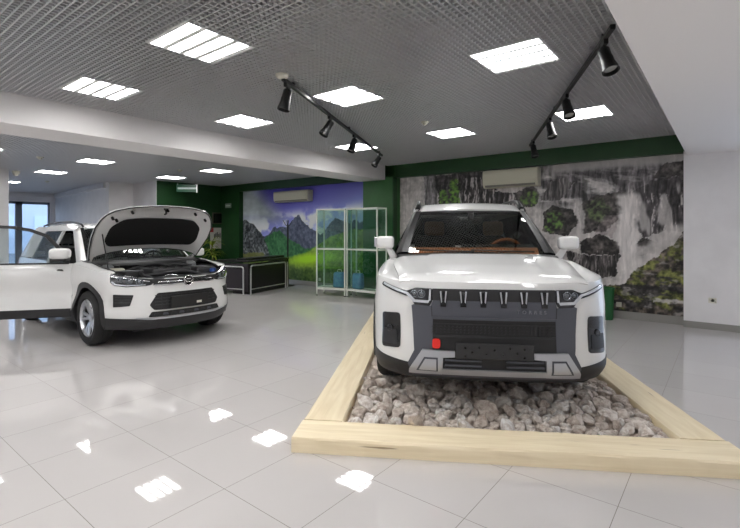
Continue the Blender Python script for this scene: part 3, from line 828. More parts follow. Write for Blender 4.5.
def timber(x0, x1, y0, y1, label, seed):
    """x along the car, y across (positive to the left)"""
    bm = new(); along_x = (x1 - x0) > (y1 - y0); n = 40; V = []; rr = random.Random(seed)
    Ln = (x1 - x0) if along_x else (y1 - y0); Wd = (y1 - y0) if along_x else (x1 - x0)
    prof = [(0, 0), (0, PH - .012), (.010, PH), (Wd - .010, PH), (Wd, PH - .012), (Wd, 0)]
    for i in range(n + 1):
        u = i / n * Ln; ring = []
        for k, (p, z) in enumerate(prof):
            j = (rr.random() - .5) * .006 * (1 if 0 < z else .3)
            pp = min(Wd, max(0, p + j)); zz = max(0, z + (rr.random() - .5) * .003 * (z > 0))
            ring.append(bm.verts.new((x0 + u, y0 + pp, zz) if along_x else (x0 + pp, y0 + u, zz)))
        V.append(ring)
    uvl = bm.loops.layers.uv.new('UVMap'); m = len(prof)
    for i in range(n):
        for k in range(m):
            bm.faces.new((V[i][k], V[i][(k + 1) % m], V[i + 1][(k + 1) % m], V[i + 1][k]))
    bm.faces.new(V[0]); bm.faces.new(V[n][::-1])
    bmesh.ops.recalc_face_normals(bm, faces=bm.faces[:])
    for f in bm.faces:
        for l in f.loops:
            c = l.vert.co; l[uvl].uv = ((c.x if along_x else c.y) + seed * 3.7, (c.y if along_x else c.x) * 1 + c.z)
    return tag(mesh_obj('timber', bm, M['wood'], plat, 35), label)
HX = (PA1 - PA0) / 2; HY = (PL1 - PL0) / 2
timber(-HX, -HX + PT, -HY, HY, 'front timber lying across the platform', 1)
timber(-HX + PT + .004, HX - PT - .004, HY - PT, HY, 'left timber', 2)
timber(-HX + PT + .004, HX - PT - .004, -HY, -HY + PT, 'right timber', 3)
timber(HX - PT, HX, -HY, HY, 'rear timber', 4)

# stones
def stone_mesh(i):
    rr = random.Random(100 + i); bm = new(); bmesh.ops.create_icosphere(bm, subdivisions=2, radius=1)
    planes = []
    for k in range(13):
        d = Vector((rr.gauss(0, 1), rr.gauss(0, 1), rr.gauss(0, 1))).normalized(); planes.append((d, .50 + .35 * rr.random()))
    for v in bm.verts:
        for d, h in planes:
            k = v.co.dot(d)
            if k > h: v.co -= d * (k - h)
        v.co += Vector((rr.gauss(0, 1), rr.gauss(0, 1), rr.gauss(0, 1))) * .02
    s = (1.15 + .35 * rr.random(), .85 + .2 * rr.random(), .68 + .18 * rr.random())
    for v in bm.verts: v.co = Vector(a * b for a, b in zip(v.co, s))
    me = bpy.data.meshes.new('stone'); bm.to_mesh(me); bm.free(); return me
def stone_mat():
    m = mat('crushed_stone', srgb(170, 155, 145), .8)
    nt = m.node_tree; N = nt.nodes; L = nt.links; b = N['Principled BSDF']
    oi = N.new('ShaderNodeObjectInfo'); r = N.new('ShaderNodeValToRGB'); E = r.color_ramp.elements
    E[0].position = 0; E[0].color = srgb(206, 194, 184); E[1].position = 1; E[1].color = srgb(252, 249, 246)
    e = E.new(.45); e.color = srgb(232, 222, 213); e = E.new(.7); e.color = srgb(242, 234, 226)
    L.new(oi.outputs['Random'], r.inputs[0])
    tc = N.new('ShaderNodeTexCoord'); n = N.new('ShaderNodeTexNoise'); n.inputs['Scale'].default_value = 1.7; n.inputs['Detail'].default_value = 6
    L.new(tc.outputs['Object'], n.inputs['Vector'])
    r2 = N.new('ShaderNodeValToRGB'); E = r2.color_ramp.elements
    E[0].position = .34; E[0].color = srgb(196, 182, 172); E[1].position = .6; E[1].color = (1, 1, 1, 1); L.new(n.outputs['Fac'], r2.inputs[0])
    mx = N.new('ShaderNodeMix'); mx.data_type = 'RGBA'; mx.blend_type = 'MULTIPLY'; mx.inputs['Factor'].default_value = .8
    L.new(r.outputs[0], mx.inputs['A']); L.new(r2.outputs[0], mx.inputs['B']); L.new(mx.outputs['Result'], b.inputs['Base Color'])
    n3 = N.new('ShaderNodeTexNoise'); n3.inputs['Scale'].default_value = 7; n3.inputs['Detail'].default_value = 4; L.new(tc.outputs['Object'], n3.inputs['Vector'])
    bp = N.new('ShaderNodeBump'); bp.inputs['Strength'].default_value = .5; bp.inputs['Distance'].default_value = .12; L.new(n3.outputs['Fac'], bp.inputs['Height']); L.new(bp.outputs[0], b.inputs['Normal'])
    return m
M['stone'] = stone_mat()
SM = [stone_mesh(i) for i in range(14)]
for me in SM: me.materials.append(M['stone'])
rs = random.Random(11); pts = []
ia0, ia1, il0, il1 = PA0 + PT, PA1 - PT, PL0 + PT, PL1 - PT
AFRONT = ia0 + 1.12
tries = 0
while len(pts) < 300 and tries < 90000:
    tries += 1
    q = rs.random(); r = .036 + .034 * q * q + .014 * rs.random()
    a = ia0 + .75 * r + rs.random() * (AFRONT - ia0 - r); l = il0 + .8 * r + rs.random() * (il1 - il0 - 1.6 * r)
    if all((a - A) ** 2 + (l - B) ** 2 > (.80 * (r + R)) ** 2 for A, B, R in pts): pts.append((a, l, r))
    if tries in (30000, 60000): AFRONT += .04
for i, (a, l, r) in enumerate(pts):
    o = bpy.data.objects.new('stone', SM[i % 14]); COL.objects.link(o)
    o.location = plw(a, l, .030 + r * .62 + .010 * rs.random()); o.scale = (r * 1.08,) * 3
    o.rotation_euler = (rs.gauss(0, .35), rs.gauss(0, .35), rs.random() * 6.28)
    tag(o, 'grey-beige crushed stone lying in the timber frame in front of the car', 'stone', 'crushed stones in the timber frame')
# the rest of the bed, under and behind the car
bm = new(); box(bm, ia0 + .002 - 5.7475, ia1 - .002 - 5.7475, -(il1 - il0) / 2 + .002, (il1 - il0) / 2 - .002, .002, .034)
protos = []
for me in SM[:6]:
    b2 = new(); b2.from_mesh(me); protos.append(([v.co.copy() for v in b2.verts], [[v.index for v in f.verts] for f in b2.faces])); b2.free()
for k in range(1500):
    r = .036 + .022 * rs.random(); a = AFRONT - .04 + rs.random() * (ia1 - AFRONT - .02); l = il0 + .05 + rs.random() * (il1 - il0 - .1)
    R = Matrix.Translation((a - 5.7475, -(l - (il0 + il1) / 2), .03 + r * .5 * rs.random())) @ Matrix.Rotation(rs.random() * 6.28, 4, 'Z') @ Matrix.Rotation(rs.gauss(0, .4), 4, 'X') @ Matrix.Scale(r, 4)
    vs, fs = protos[k % 6]; W = [bm.verts.new(R @ v) for v in vs]
    for f in fs: bm.faces.new([W[j] for j in f])
g = mesh_obj('gravel', bm, M['stone']); g.location = plw(5.7475, (il0 + il1) / 2, 0); g.rotation_euler.z = ANG
tag(g, 'bed of crushed stone under the car inside the timber frame', 'gravel', kind='stuff')
# ------------------------------------------------------------------ shared car materials and parts
M['paint'] = mat('white_car_paint', srgb(222, 222, 221), .5, 0, 1.0)
M['gun'] = noise_mat('gunmetal_plastic', srgb(78, 80, 88), srgb(84, 86, 94), 300, .42, metal=.25)
M['clad'] = mat('dark_cladding', srgb(35, 35, 37), .5)
M['silver'] = mat('satin_silver', srgb(182, 184, 190), .32, .55)
M['dark_glass'] = glass_mat('tinted_glass', (.10, .11, .115, 1), 1.5)
M['screen_glass'] = glass_mat('windscreen_glass', (.80, .84, .82, 1), 1.5, 0, 1.5)
M['side_glass'] = glass_mat('clear_side_glass', (.84, .89, .90, 1), 1.5)
M['lens'] = glass_mat('lamp_lens', (.86, .88, .9, 1), 1.5)
M['lamp_dark'] = mat('lamp_housing', srgb(34, 36, 40), .2, .3, .5)
M['drl'] = mat('daylight_strip', srgb(206, 210, 216), .2, .2, .5)
M['letter'] = mat('letter_grey', srgb(128, 130, 138), .35, .5)
M['lamp_grey'] = mat('lamp_reflector', srgb(120, 124, 130), .25, .8)
M['plate'] = mat('plate_black', srgb(40, 40, 42), .5)
M['red'] = mat('red_plastic', srgb(222, 40, 30), .4)
M['tan'] = mat('tan_leather', srgb(176, 104, 62), .5)
M['seat_dark'] = mat('dark_seat_fabric', srgb(40, 38, 38), .7)
M['seat_tan'] = mat('tan_seat_leather', srgb(150, 112, 78), .6)
M['rim'] = mat('alloy', srgb(196, 198, 202), .28, .85)
M['rim_dark'] = mat('rim_well', srgb(30, 30, 32), .5, .3)
M['engine'] = mat('engine_plastic', srgb(34, 34, 36), .42)
M['engine_grey'] = mat('engine_metal', srgb(120, 122, 124), .4, .6)

def wheel(parent, s, y, r=.36, w=.225, sgn=1, spokes=5, twin=True):
    """a wheel centred at (s, y, r), its face towards sgn*y"""
    X = Matrix.Translation((s, y, 0)) @ Matrix.Translation((0, 0, r)) @ Matrix.Rotation(-sgn * PI / 2, 4, 'X')
    h = w / 2; ri = r * .69
    t = mesh_obj('wheel', lathe(new(), [(r * .16, -h * .2), (ri * .96, -h * .7), (ri * .98, h * .7), (ri * .9, h * .25), (r * .2, h * .05), (r * .16, -h * .2)], 36, X), M['rim_dark'], parent, 40)
    prof = [(ri, h * .82), (ri + .012, h * .96), (r * .90, h * 1.02), (r * .965, h * .86), (r, h * .62), (r, h * .25), (r - .008, h * .22), (r - .008, h * .16), (r, h * .13), (r, -h * .13), (r - .008, -h * .16), (r - .008, -h * .22), (r, -h * .25), (r, -h * .62), (r * .965, -h * .86), (r * .90, -h), (ri, -h * .85)]
    mesh_obj('tyre', lathe(new(), prof, 48, X), M['rubber'], t, 32)
    mesh_obj('rim', lathe(new(), [(ri * 1.0, h * .84), (ri * .965, h * .92), (ri * .93, h * .80), (ri * .93, h * .35)], 48, X), M['rim'], t, 50)
    bm = new()
    for k in range(spokes):
        for da in ((-.20, .20) if twin else (0,)):
            a0 = 2 * PI * k / spokes; a1 = a0 + da
            p0 = Vector((math.cos(a0 + da * .3), math.sin(a0 + da * .3), 0)); p1 = Vector((math.cos(a1), math.sin(a1), 0)); n1 = Vector((-p1.y, p1.x, 0)); n0 = Vector((-p0.y, p0.x, 0))
            q = []
            for p, n, rad, hw, z in ((p0, n0, r * .13, .026, h * .50), (p1, n1, ri * .55, .020, h * .66), (p1, n1, ri * .96, .026, h * .74)):
                q.append([bm.verts.new(p * rad + n * hw * e + Vector((0, 0, z + dz))) for e, dz in ((-1, -.02), (-.7, 0), (.7, 0), (1, -.02))])
            for A, B in zip(q, q[1:]):
                for i in range(3): bm.faces.new((A[i], B[i], B[i + 1], A[i + 1]))
                bm.faces.new((A[3], B[3], B[0], A[0]))
    bmesh.ops.recalc_face_normals(bm, faces=bm.faces[:])
    bm.transform(X); mesh_obj('spokes', bm, M['rim'], t, 30)
    mesh_obj('hub_cap', lathe(new(), [(r * .17, h * .30), (r * .17, h * .50), (r * .14, h * .56), (0, h * .57)], 24, X), M['rim'], t, 40)
    return t

def seat(parent, s, y, z, m, mh, width=.50, faces=-1):
    """seat facing the front of the car (towards -s)"""
    st = mesh_obj('seat', rbox(s - .26, s + .26, y - width / 2, y + width / 2, z, z + .16, .05, 3), m, parent, 50)
    R = Matrix.Translation((s + .24, y, z + .12)) @ Matrix.Rotation(math.radians(14), 4, 'Y')
    mesh_obj('backrest', rbox(-.06, .07, -width / 2, width / 2, 0, .60, .05, 3, R), m, st, 50)
    mesh_obj('headrest', rbox(-.04, .05, -.13, .13, .63, .82, .04, 3, R), mh, st, 50)
    b = new(); tube(b, [R @ Vector((0, -.05, .58)), R @ Vector((0, -.05, .66))], .008, 6); tube(b, [R @ Vector((0, .05, .58)), R @ Vector((0, .05, .66))], .008, 6)
    mesh_obj('headrest_post', b, M['chrome'], st)
    return st

def steering_wheel(parent, s, y, z, m, r=.185):
    R = Matrix.Translation((s, y, z)) @ Matrix.Rotation(math.radians(66), 4, 'Y')
    b = new(); tube(b, [R @ Vector((r * math.cos(2 * PI * k / 28), r * math.sin(2 * PI * k / 28), 0)) for k in range(29)], .016, 8, False)
    o = mesh_obj('steering_wheel', b, m, parent, 60)
    b = new(); tube(b, [R @ Vector((0, -r, 0)), R @ Vector((0, r, 0))], .014, 6); tube(b, [R @ Vector((0, 0, 0)), R @ Vector((-r, 0, 0))], .014, 6)
    join(b, lathe(new(), [(0, -.03), (.065, -.02), (.06, .02), (0, .03)], 16, R)); mesh_obj('steering_hub', b, M['black'], o, 40)

def arch(tc, zc, r, a0=0, a1=180, n=16):
    """points of a wheel arch from rear (a0) to front (a1) in (t, z)"""
    return [(tc + r * math.cos(math.radians(a0 + (a1 - a0) * k / n)), zc + r * math.sin(math.radians(a0 + (a1 - a0) * k / n))) for k in range(n + 1)]

def arch_ring(tc, zc, r0, r1, a0, a1):
    return arch(tc, zc, r1, a0, a1, 20) + arch(tc, zc, r0, a1, a0, 20)
# ------------------------------------------------------------------ the off-road SUV on the stones
def build_suv():
    A0, L0, ZB_ = 3.45, .502, .105
    root = empty('suv', plw(A0, L0, ZB_), ANG, 'white boxy SUV with black toothed grille parked on stones inside the timber frame', 'car')
    plan = [(0, 0), (.004, .25), (.018, .45), (.05, .62), (.11, .75), (.21, .855), (.36, .915), (.6, .94), (1.0, .945), (2.0, .945), (3.3, .945), (4.1, .93), (4.45, .89), (4.62, .78), (4.68, .5), (4.70, 0)]
    front = [(.2, -.12), (.27, -.05), (.34, 0), (.5, 0), (.62, -.015), (.8, -.02), (.9, -.03), (.98, -.05), (1.05, -.1), (1.7, -.5)]
    side = [(.2, -.06), (.3, -.01), (.45, 0), (.8, 0), (.95, -.012), (1.06, -.04), (1.15, -.10), (1.55, -.29), (1.68, -.37)]
    rear = [(.2, -.1), (.35, 0), (.9, 0), (1.05, -.03), (1.6, -.28), (1.7, -.34)]
    B = Belt(plan, front, side, rear, .8, 1.15, 5.05, 5.4)
    T = B.t_of; R = .365; SW, SR = .92, 3.60; tw, tr = T(SW), T(SR); RA = .42
    P = M['paint']
    def add(name, outline, m, d=0, th=.012, parent=root, both=True, st=.05, sz=.05, rnd=0, label=None):
        out = []
        for sg in ((1, -1) if both else (1,)):
            ol = outline if sg == 1 else mirrored(outline)
            if rnd: ol = rounded(ol, rnd)
            out.append(mesh_obj(name, B.panel(ol, d, th, st, sz), m, parent))
            if label: out[-1]['label'] = label
        return out
    # dark inner hull so that no gap shows the room behind
    ol = [(tw + RA + .03, .30)] + [(0.0, .30)]
    hull = [(0, .30), (tw - RA - .02, .30)] + arch(tw, R, RA + .02, 180, 0) + arch(tr, R, RA + .02, 180, 0) + [(B.T, .30), (B.T, 1.02), (T(1.2), 1.04), (T(.4), .97), (.7, .93), (0, .93)]
    for sg in (1, -1):
        tag(mesh_obj('inner_hull', B.panel(hull if sg == 1 else mirrored(hull), -.03, .01, .08, .08), M['black'], root))
    b = new(); box(b, .25, 4.5, -.60, .60, .24, .30); box(b, 1.35, 3.15, -.86, .86, .26, .32)
    mesh_obj('underbody', b, M['black'], root)
    for s_ in (SW, SR):
        b = new()
        for sg in (1, -1): join(b, lathe(new(), [(RA + .02, -.14), (RA + .02, .14), (RA + .01, .14), (RA + .01, -.14)], 32, Matrix.Translation((s_, sg * .74, R)) @ Matrix.Rotation(PI / 2, 4, 'X'), True))
        # keep only the upper halves of the wheel housings
        bmesh.ops.bisect_plane(b, geom=b.verts[:] + b.edges[:] + b.faces[:], plane_co=(0, 0, .28), plane_no=(0, 0, -1), clear_outer=True)
        mesh_obj('wheel_housing', b, M['black'], root, 40)
    # ---- body sides
    t1, t2, t3 = T(1.42), T(2.46), T(3.36)
    ztop = 1.06
    fas = [(-t1, ztop), (-t1, .36)] + [(-(a), z) for a, z in arch(tw, R, RA, 5, 175)] + [(-(tw - RA - .02), .36)] + [(tw - RA - .02, .36)] + arch(tw, R, RA, 175, 5) + [(t1, .36), (t1, ztop), (T(1.0), 1.05), (T(.6), 1.02), (T(.35), 1.0), (.85, .985), (.70, .978), (-.70, .978), (-.85, .985), (-T(.35), 1.0), (-T(.6), 1.02), (-T(1.0), 1.05)]
    mesh_obj('front_body', B.panel(fas, 0, .015, .04, .05), P, root)
    add('front_door', [(t1 + .006, .36), (t2 - .003, .36), (t2 - .003, ztop), (t1 + .006, ztop)], P)
    add('rear_door', [(t2 + .003, .36), (tr - RA - .10, .36), (tr - RA - .03, .55), (tr - RA + .05, .70), (t3, .82), (t3, ztop), (t2 + .003, ztop)], P)
    rq = [(tr - RA - .095, .36), (tr - RA, .36)] + arch(tr, R, RA, 178, 2) + [(B.T, .36), (B.T, ztop), (t3 + .005, ztop), (t3 + .005, .82), (tr - RA + .055, .70), (tr - RA - .025, .55)]
    add('rear_quarter', rq, P)
    # cladding: sills, wheel-arch flares, lower bumper
    add('sill_cladding', [(tw + RA - .01, .24), (tr - RA + .01, .24), (tr - RA + .01, .43), (tw + RA - .01, .43)], M['clad'], .012, .03)
    add('arch_flare', arch_ring(tw, R, RA - .01, RA + .055, -8, 188), M['clad'], .016, .035, st=.08, sz=.08)
    add('arch_flare', arch_ring(tr, R, RA - .01, RA + .055, -8, 188), M['clad'], .016, .035, st=.08, sz=.08)
    add('rear_cladding', [(tr + RA, .26), (B.T, .26), (B.T, .45), (tr + RA, .45)], M['clad'], .012, .03)
    low = [(-(tw - RA + .02), .25), (-(tw - RA + .02), .40), (-.98, .405), (-.62, .365), (.62, .365), (.98, .405), (tw - RA + .02, .40), (tw - RA + .02, .25), (.60, .232), (-.60, .232)]
    mesh_obj('lower_bumper', B.panel(low, .006, .03, .05, .04), M['clad'], root)
    for d_ in (t1, t2): pass
    add('door_handle', [(t2 - .24, .90), (t2 - .07, .90), (t2 - .07, .925), (t2 - .24, .925)], M['clad'], .035, .02)
    add('door_handle', [(t3 - .22, .90), (t3 - .05, .90), (t3 - .05, .925), (t3 - .22, .925)], M['clad'], .035, .02)
    # ---- front face
    g = mesh_obj('grille', B.panel([(-.452, .842), (-.452, .93), (.452, .93), (.452, .842)], .006, .03, .05, .04), M['clad'], root)
    mask = [(-.462, .80), (-.448, .842), (.448, .842), (.462, .80), (.585, .812), (.612, .80), (.606, .742), (.585, .464), (.635, .366), (.62, .262), (-.62, .262), (-.635, .366), (-.585, .464), (-.606, .742), (-.612, .80), (-.585, .812)]
    mesh_obj('bumper_panel', B.panel(mask, .010, .02, .05, .05), M['gun'], root)
    # ledge under the teeth
    add('bumper_ledge', [(-.45, .705), (.45, .705), (.45, .722), (-.45, .722)], M['gun'], .022, .02, both=False)
    for k in (-.367, -.220, -.0735, .0735, .220, .367):
        q = mesh_obj('grille_tooth', B.panel([(k - .030, .915), (k - .020, .800), (k + .020, .800), (k + .030, .915)], .020, .016), M['black_gloss'], g)
        for e in (-1, 1):
            ol = [(k + e * .027, .914), (k + e * .015, .914), (k + e * .009, .835), (k + e * .017, .828)]
            mesh_obj('tooth_trim', B.panel(ol, .026, .012), M['silver'], g)
    hl = [(.925, .962), (.93, .935), (.63, .862), (.585, .805), (.470, .800), (.452, .835), (.452, .930), (.585, .934), (.66, .905)]
    for sg in (1, -1):
        f = (lambda o: o) if sg == 1 else mirrored
        h = mesh_obj('headlight', B.panel(rounded(f(hl), .012, 3), .012, .03, .04, .04), M['lamp_dark'], root)
        mesh_obj('daylight_strip', B.panel(f([(.90, .957), (.905, .942), (.66, .884), (.595, .826), (.482, .822), (.470, .842), (.482, .842), (.585, .845), (.645, .898)]), .017, .01), M['drl'], h)
        mesh_obj('daylight_strip', B.panel(f([(.462, .842), (.462, .925), (.474, .925), (.478, .842)]), .017, .01), M['drl'], h)
        for tt, r_ in ((.535, .026), (.592, .022)):
            p = B.P(sg * tt, .889, .010); n = (B.P(sg * tt, .889, .1) - p).normalized(); X = Matrix.Translation(p) @ n.to_track_quat('Z', 'Y').to_matrix().to_4x4()
            mesh_obj('projector_lens', lathe(new(), [(r_ + .006, 0), (r_ + .006, .008), (r_, .010), (r_ * .8, .004), (r_ * .5, .010), (0, .013)], 18, X), M['lamp_grey'], h, 40)
        # dark side vents with a round fog lamp
        v = mesh_obj('fog_lamp_bezel', B.panel(rounded(f([(.712, .735), (.905, .722), (.885, .452), (.698, .468)]), .03, 4), .006, .02, .04, .04), M['black_gloss'], root)
        mesh_obj('fog_lamp_frame', B.panel(rounded(f([(.735, .60), (.878, .60), (.872, .49), (.728, .49)]), .015, 3), .010, .01, .04, .04), M['clad'], v)
        p = B.P(sg * .805, .605, .006); n = (B.P(sg * .805, .605, .1) - p).normalized(); X = Matrix.Translation(p) @ n.to_track_quat('Z', 'Y').to_matrix().to_4x4()
        mesh_obj('fog_lamp', lathe(new(), [(.030, 0), (.030, .006), (.025, .008), (.02, .003), (0, .005)], 20, X), M['lamp_dark'], v, 40)
        # silver skid bracket
        sk = [(.615, .318), (.525, .478), (.282, .476), (.282, .436), (.366, .424), (.372, .304), (.635, .252)]
        sk = [(.630, .285), (.618, .325), (.522, .478), (.282, .476), (.282, .434), (.368, .426), (.374, .292)]
        b_ = mesh_obj('skid_bracket', B.panel(f(sk), .040, .04, .05, .05), M['silver'], root)
        mesh_obj('bracket_inset', B.panel(f([(.565, .320), (.505, .425), (.405, .425), (.405, .320)]), .046, .01), M['gun'], b_)
        mesh_obj('bracket_inset', B.panel(f([(.545, .328), (.497, .413), (.416, .413), (.416, .328)]), .049, .008), M['silver'], b_)
    mesh_obj('skid_bar', B.panel([(-.373, .295), (.373, .295), (.373, .342), (-.373, .342)], .044, .04), M['silver'], root)
    lg = mesh_obj('lower_grille', B.panel([(-.446, .34), (.446, .34), (.446, .703), (-.446, .703)], .014, .01), M['black'], root)
    for z0, z1 in ((.575, .592), (.665, .675)): mesh_obj('grille_bar', B.panel([(-.44, z0), (.44, z0), (.44, z1), (-.44, z1)], .024, .012), M['clad'], lg)
    b = new()
    for i in range(30):
        for j in range(3):
            x = -.43 + i * .0297; z = .603 + j * .021
            join(b, B.panel([(x + .003, z), (x + .013, z + .016), (x + .024, z), (x + .013, z + .003)], .020, .008, 1, 1))
    mesh_obj('grille_mesh', b, M['clad'], lg)
    for a in (.30, .27, .33): mesh_obj('grille_bar', B.panel([(-a - .006, .60), (-a + .006, .60), (-a + .006, .66), (-a - .006, .66)], .024, .012), M['clad'], lg)
    for z0 in (.365, .402):
        for a, c in ((-.355, -.09), (.09, .355)): mesh_obj('grille_bar', B.panel([(a, z0), (c, z0), (c, z0 + .012), (a, z0 + .012)], .030, .014), M['gun'], lg)
    pl = mesh_obj('plate_holder', rbox(-.052, -.036, -.278, .278, .428, .545, .006, 2), M['plate'], root); pl['label'] = 'black plate holder with screw holes'
    for y_, z_ in ((-.21, .51), (-.11, .515), (0, .50), (.11, .515), (.21, .51), (-.16, .48), (.16, .48), (-.06, .47), (.06, .47), (-.21, .45), (.21, .45)):
        mesh_obj('screw', lathe(new(), [(.009, 0), (.009, .002), (0, .002)], 10, Matrix.Translation((-.052, y_, z_)) @ Matrix.Rotation(-PI / 2, 4, 'Y')), M['black_gloss'], pl)
    tw_ = mesh_obj('tow_cover', B.panel(rounded([(.388, .492), (.388, .562), (.446, .562), (.446, .492)], .02, 3), .035, .05), M['red'], root); tw_['label'] = 'red tow hook cover'
    # lettering on the grey bumper panel
    cu = bpy.data.curves.new('lettering', 'FONT'); cu.body = 'TORRES'; cu.size = .036; cu.extrude = .003; cu.space_character = 1.9; cu.align_x = 'CENTER'
    lo = bpy.data.objects.new('badge_lettering', cu); COL.objects.link(lo); lo.parent = root; cu.materials.append(M['letter'])
    p = B.P(-.275, .757, .012); n = (B.P(-.275, .757, .1) - p).normalized()
    X = Vector((0, 0, 1)).cross(n).normalized(); bpy.context.view_layer.update()
    me_ = bpy.data.meshes.new_from_object(lo.evaluated_get(bpy.context.evaluated_depsgraph_get())); bpy.data.objects.remove(lo)
    lo = bpy.data.objects.new('badge_lettering', me_); COL.objects.link(lo); lo.parent = root; lo.matrix_local = Matrix.Translation(p) @ Matrix((X, Vector((0, 0, 1)), n)).transposed().to_4x4()
    for sg in (1, -1): pan_ = mesh_obj('panel_seam', B.panel([(sg * .452 - .003, .722), (sg * .452 + .003, .722), (sg * .456 + .003, .80), (sg * .456 - .003, .80)], .012, .01), M['black'], root)
    # ---- bonnet and shoulders
    zc = [(.055, .985), (.10, 1.003), (.2, 1.025), (.45, 1.055), (.75, 1.088), (1.06, 1.122)]
    def zh(s, y):
        z = tabv(zc, s); a = abs(y)
        z += .016 * sm(.05, .5, s) * (1 - sm(.385 + .05 * s, .43 + .05 * s, a))
        yh = .70 + .10 * sm(.05, 1.0, s)
        return z - .008 * (a / yh) ** 2 - .03 * max(0, (a - yh + .14) / .14) ** 2 * sm(0, .25, s) - .004
    def fr(y): return .068 + .055 * (abs(y) / .7) ** 3
    rows = []; NY = 41
    for i in range(22):
        u = i / 21; r_ = []
        for k in range(NY):
            v = -1 + 2 * k / (NY - 1); s0 = fr(v * .70); s = s0 + (1.07 + .10 * v * v - s0) * u; y = v * (.70 + .10 * sm(.05, 1.0, s))
            r_.append((s, y, zh(s, y) - (.02 * (1 - u * 21 / 2) ** 2 if i < 2 else 0)))
        rows.append(r_)
    mesh_obj('bonnet', loft(rows, 1, .012), P, root, 50)
    for sg in (1, -1):
        A = []; Cc = []; Mi = []
        for i in range(15):
            u = i / 14; s = .10 + 1.22 * u; tt = .70 + (T(1.30) - .70) * u
            zt = tabv([(.70, .976), (.85, .983), (T(.35), .998), (T(.6), 1.018), (T(1.0), 1.048), (t1, 1.058)], tt)
            p = B.P(tt, zt, -.003); q0 = rows[0][-1] if True else 0
            s0 = fr(.70); sh = s0 + (1.34 - s0) * u; yh = .70 + .10 * sm(.05, 1.0, sh)
            q = Vector((sh, yh + .004, zh(sh, yh) - .001)); m_ = (p + q) / 2 + Vector((0, .012, .022)) * min(1, u * 3 + .1)
            A.append((p.x, sg * p.y, p.z)); Mi.append((m_.x, sg * m_.y, m_.z)); Cc.append((q.x, sg * q.y, q.z))
        b = loft([A, Mi, Cc] if sg == 1 else [Cc, Mi, A], 3, .0)
        bmesh.ops.recalc_face_normals(b, faces=b.faces[:]); mesh_obj('wing_shoulder', b, P, root, 50)
    b = loft([[(1.03, y, zh(1.04, y) - .012) for y in (-.77, -.45, 0, .45, .77)], [(1.16, y, 1.140 - .03 * (abs(y) / .8) ** 2) for y in (-.77, -.45, 0, .45, .77)], [(1.32, y, 1.145 - .03 * (abs(y) / .8) ** 2) for y in (-.78, -.45, 0, .45, .78)]], 5, .01)
    mesh_obj('cowl', b, M['black'], root, 50)
    for y0, y1 in ((-.55, .05), (.02, .60)):
        b = new(); tube(b, [(1.13, y0, 1.166), (1.115, (y0 + y1) / 2, 1.172), (1.16, y1, 1.180)], .008, 6); mesh_obj('wiper', b, M['black'], root)
    # ---- windscreen, pillars, roof
    def scr(u, v):           # u across -1..1, v up 0..1
        yb, yt = .750, .610; y = u * (yb + (yt - yb) * v)
        s = 1.17 + .13 * u * u + (1.80 + .10 * u * u - 1.17 - .13 * u * u) * v; z = 1.150 + (1.595 - 1.150) * v + .035 * math.sin(PI * v) * .6 - .004 * u * u
        return (s, y, z)
    b = loft([[scr(-1 + 2 * k / 8, j / 4) for k in range(9)] for j in range(5)], 4, .004); mesh_obj('windscreen', b, M['screen_glass'], root, 50)
    b = loft([[scr(-1 + 2 * k / 8, .90 + j * .05) for k in range(9)] for j in range(3)], 3, 0)
    for v_ in b.verts: v_.co += Vector((-.004, 0, .004))
    mesh_obj('screen_band', b, M['black_gloss'], root, 50)
    for sg in (1, -1):
        b = loft([[Vector(scr(sg * x, j / 5)) + Vector((-.004, 0, .006)) for j in range(6)] for x in (.90, .95, 1.0)] + [[(Vector(scr(sg, j / 5)) + Vector((.06 + .01 * j / 5, sg * (.055 - .03 * j / 5), -.01 + .01 * j / 5))) for j in range(6)]], 4, 0)
        bmesh.ops.recalc_face_normals(b, faces=b.faces[:]); mesh_obj('front_pillar', b, M['black'], root, 50)
    zr = [(1.80, 1.600), (1.95, 1.650), (2.2, 1.690), (2.7, 1.712), (3.4, 1.70), (4.0, 1.665), (4.30, 1.62)]
    rows = []
    for i in range(13):
        s = 1.80 + 2.50 * i / 12; r_ = []
        for k in range(15):
            v = -1 + 2 * k / 14; y = v * (.63 + .02 * sm(1.9, 2.4, s)); r_.append((s + .10 * v * v * (1 - i / 12), y, tabv(zr, s) - .030 * v * v - .040 * max(0, (abs(v) - .82) / .18) ** 2))
        rows.append(r_)
    mesh_obj('roof', loft(rows, 2, .02), P, root, 50)
    for sg in (1, -1):
        b = new(); tube(b, cr([(1.98, sg * .572, 1.640), (2.06, sg * .575, 1.700), (2.4, sg * .585, 1.735), (3.2, sg * .59, 1.745), (3.8, sg * .585, 1.725), (4.08, sg * .575, 1.66)], 6), .017, 8); tube(b, cr([(1.95, sg * .590, 1.625), (2.00, sg * .580, 1.665), (2.08, sg * .576, 1.70), (2.22, sg * .578, 1.722)], 4), [.030] * 5 + [.026] * 4 + [.022] * 3 + [.018], 8)
        mesh_obj('roof_rail', b, M['black_metal'], root, 60)
    # side glass
    zb, zt = 1.075, 1.565
    w1 = [(T(1.50), zb), (t2 - .03, zb), (t2 - .03, zt), (T(2.02), zt), (T(1.62), 1.24)]
    w2 = [(t2 + .03, zb), (t3 - .02, zb), (t3 + .05, zt), (t2 + .03, zt)]
    w3 = [(t3 + .06, zb), (T(4.1), zb), (T(4.02), zt - .03), (t3 + .13, zt)]
    for nm, w_ in (('front_window', w1), ('rear_window', w2), ('quarter_window', w3)): add(nm, w_, M['dark_glass'], -.004, .005, st=.12, sz=.12)
    add('window_pillar', [(t2 - .03, zb), (t2 + .03, zb), (t2 + .03, zt), (t2 - .03, zt)], M['black_gloss'], -.002, .02)
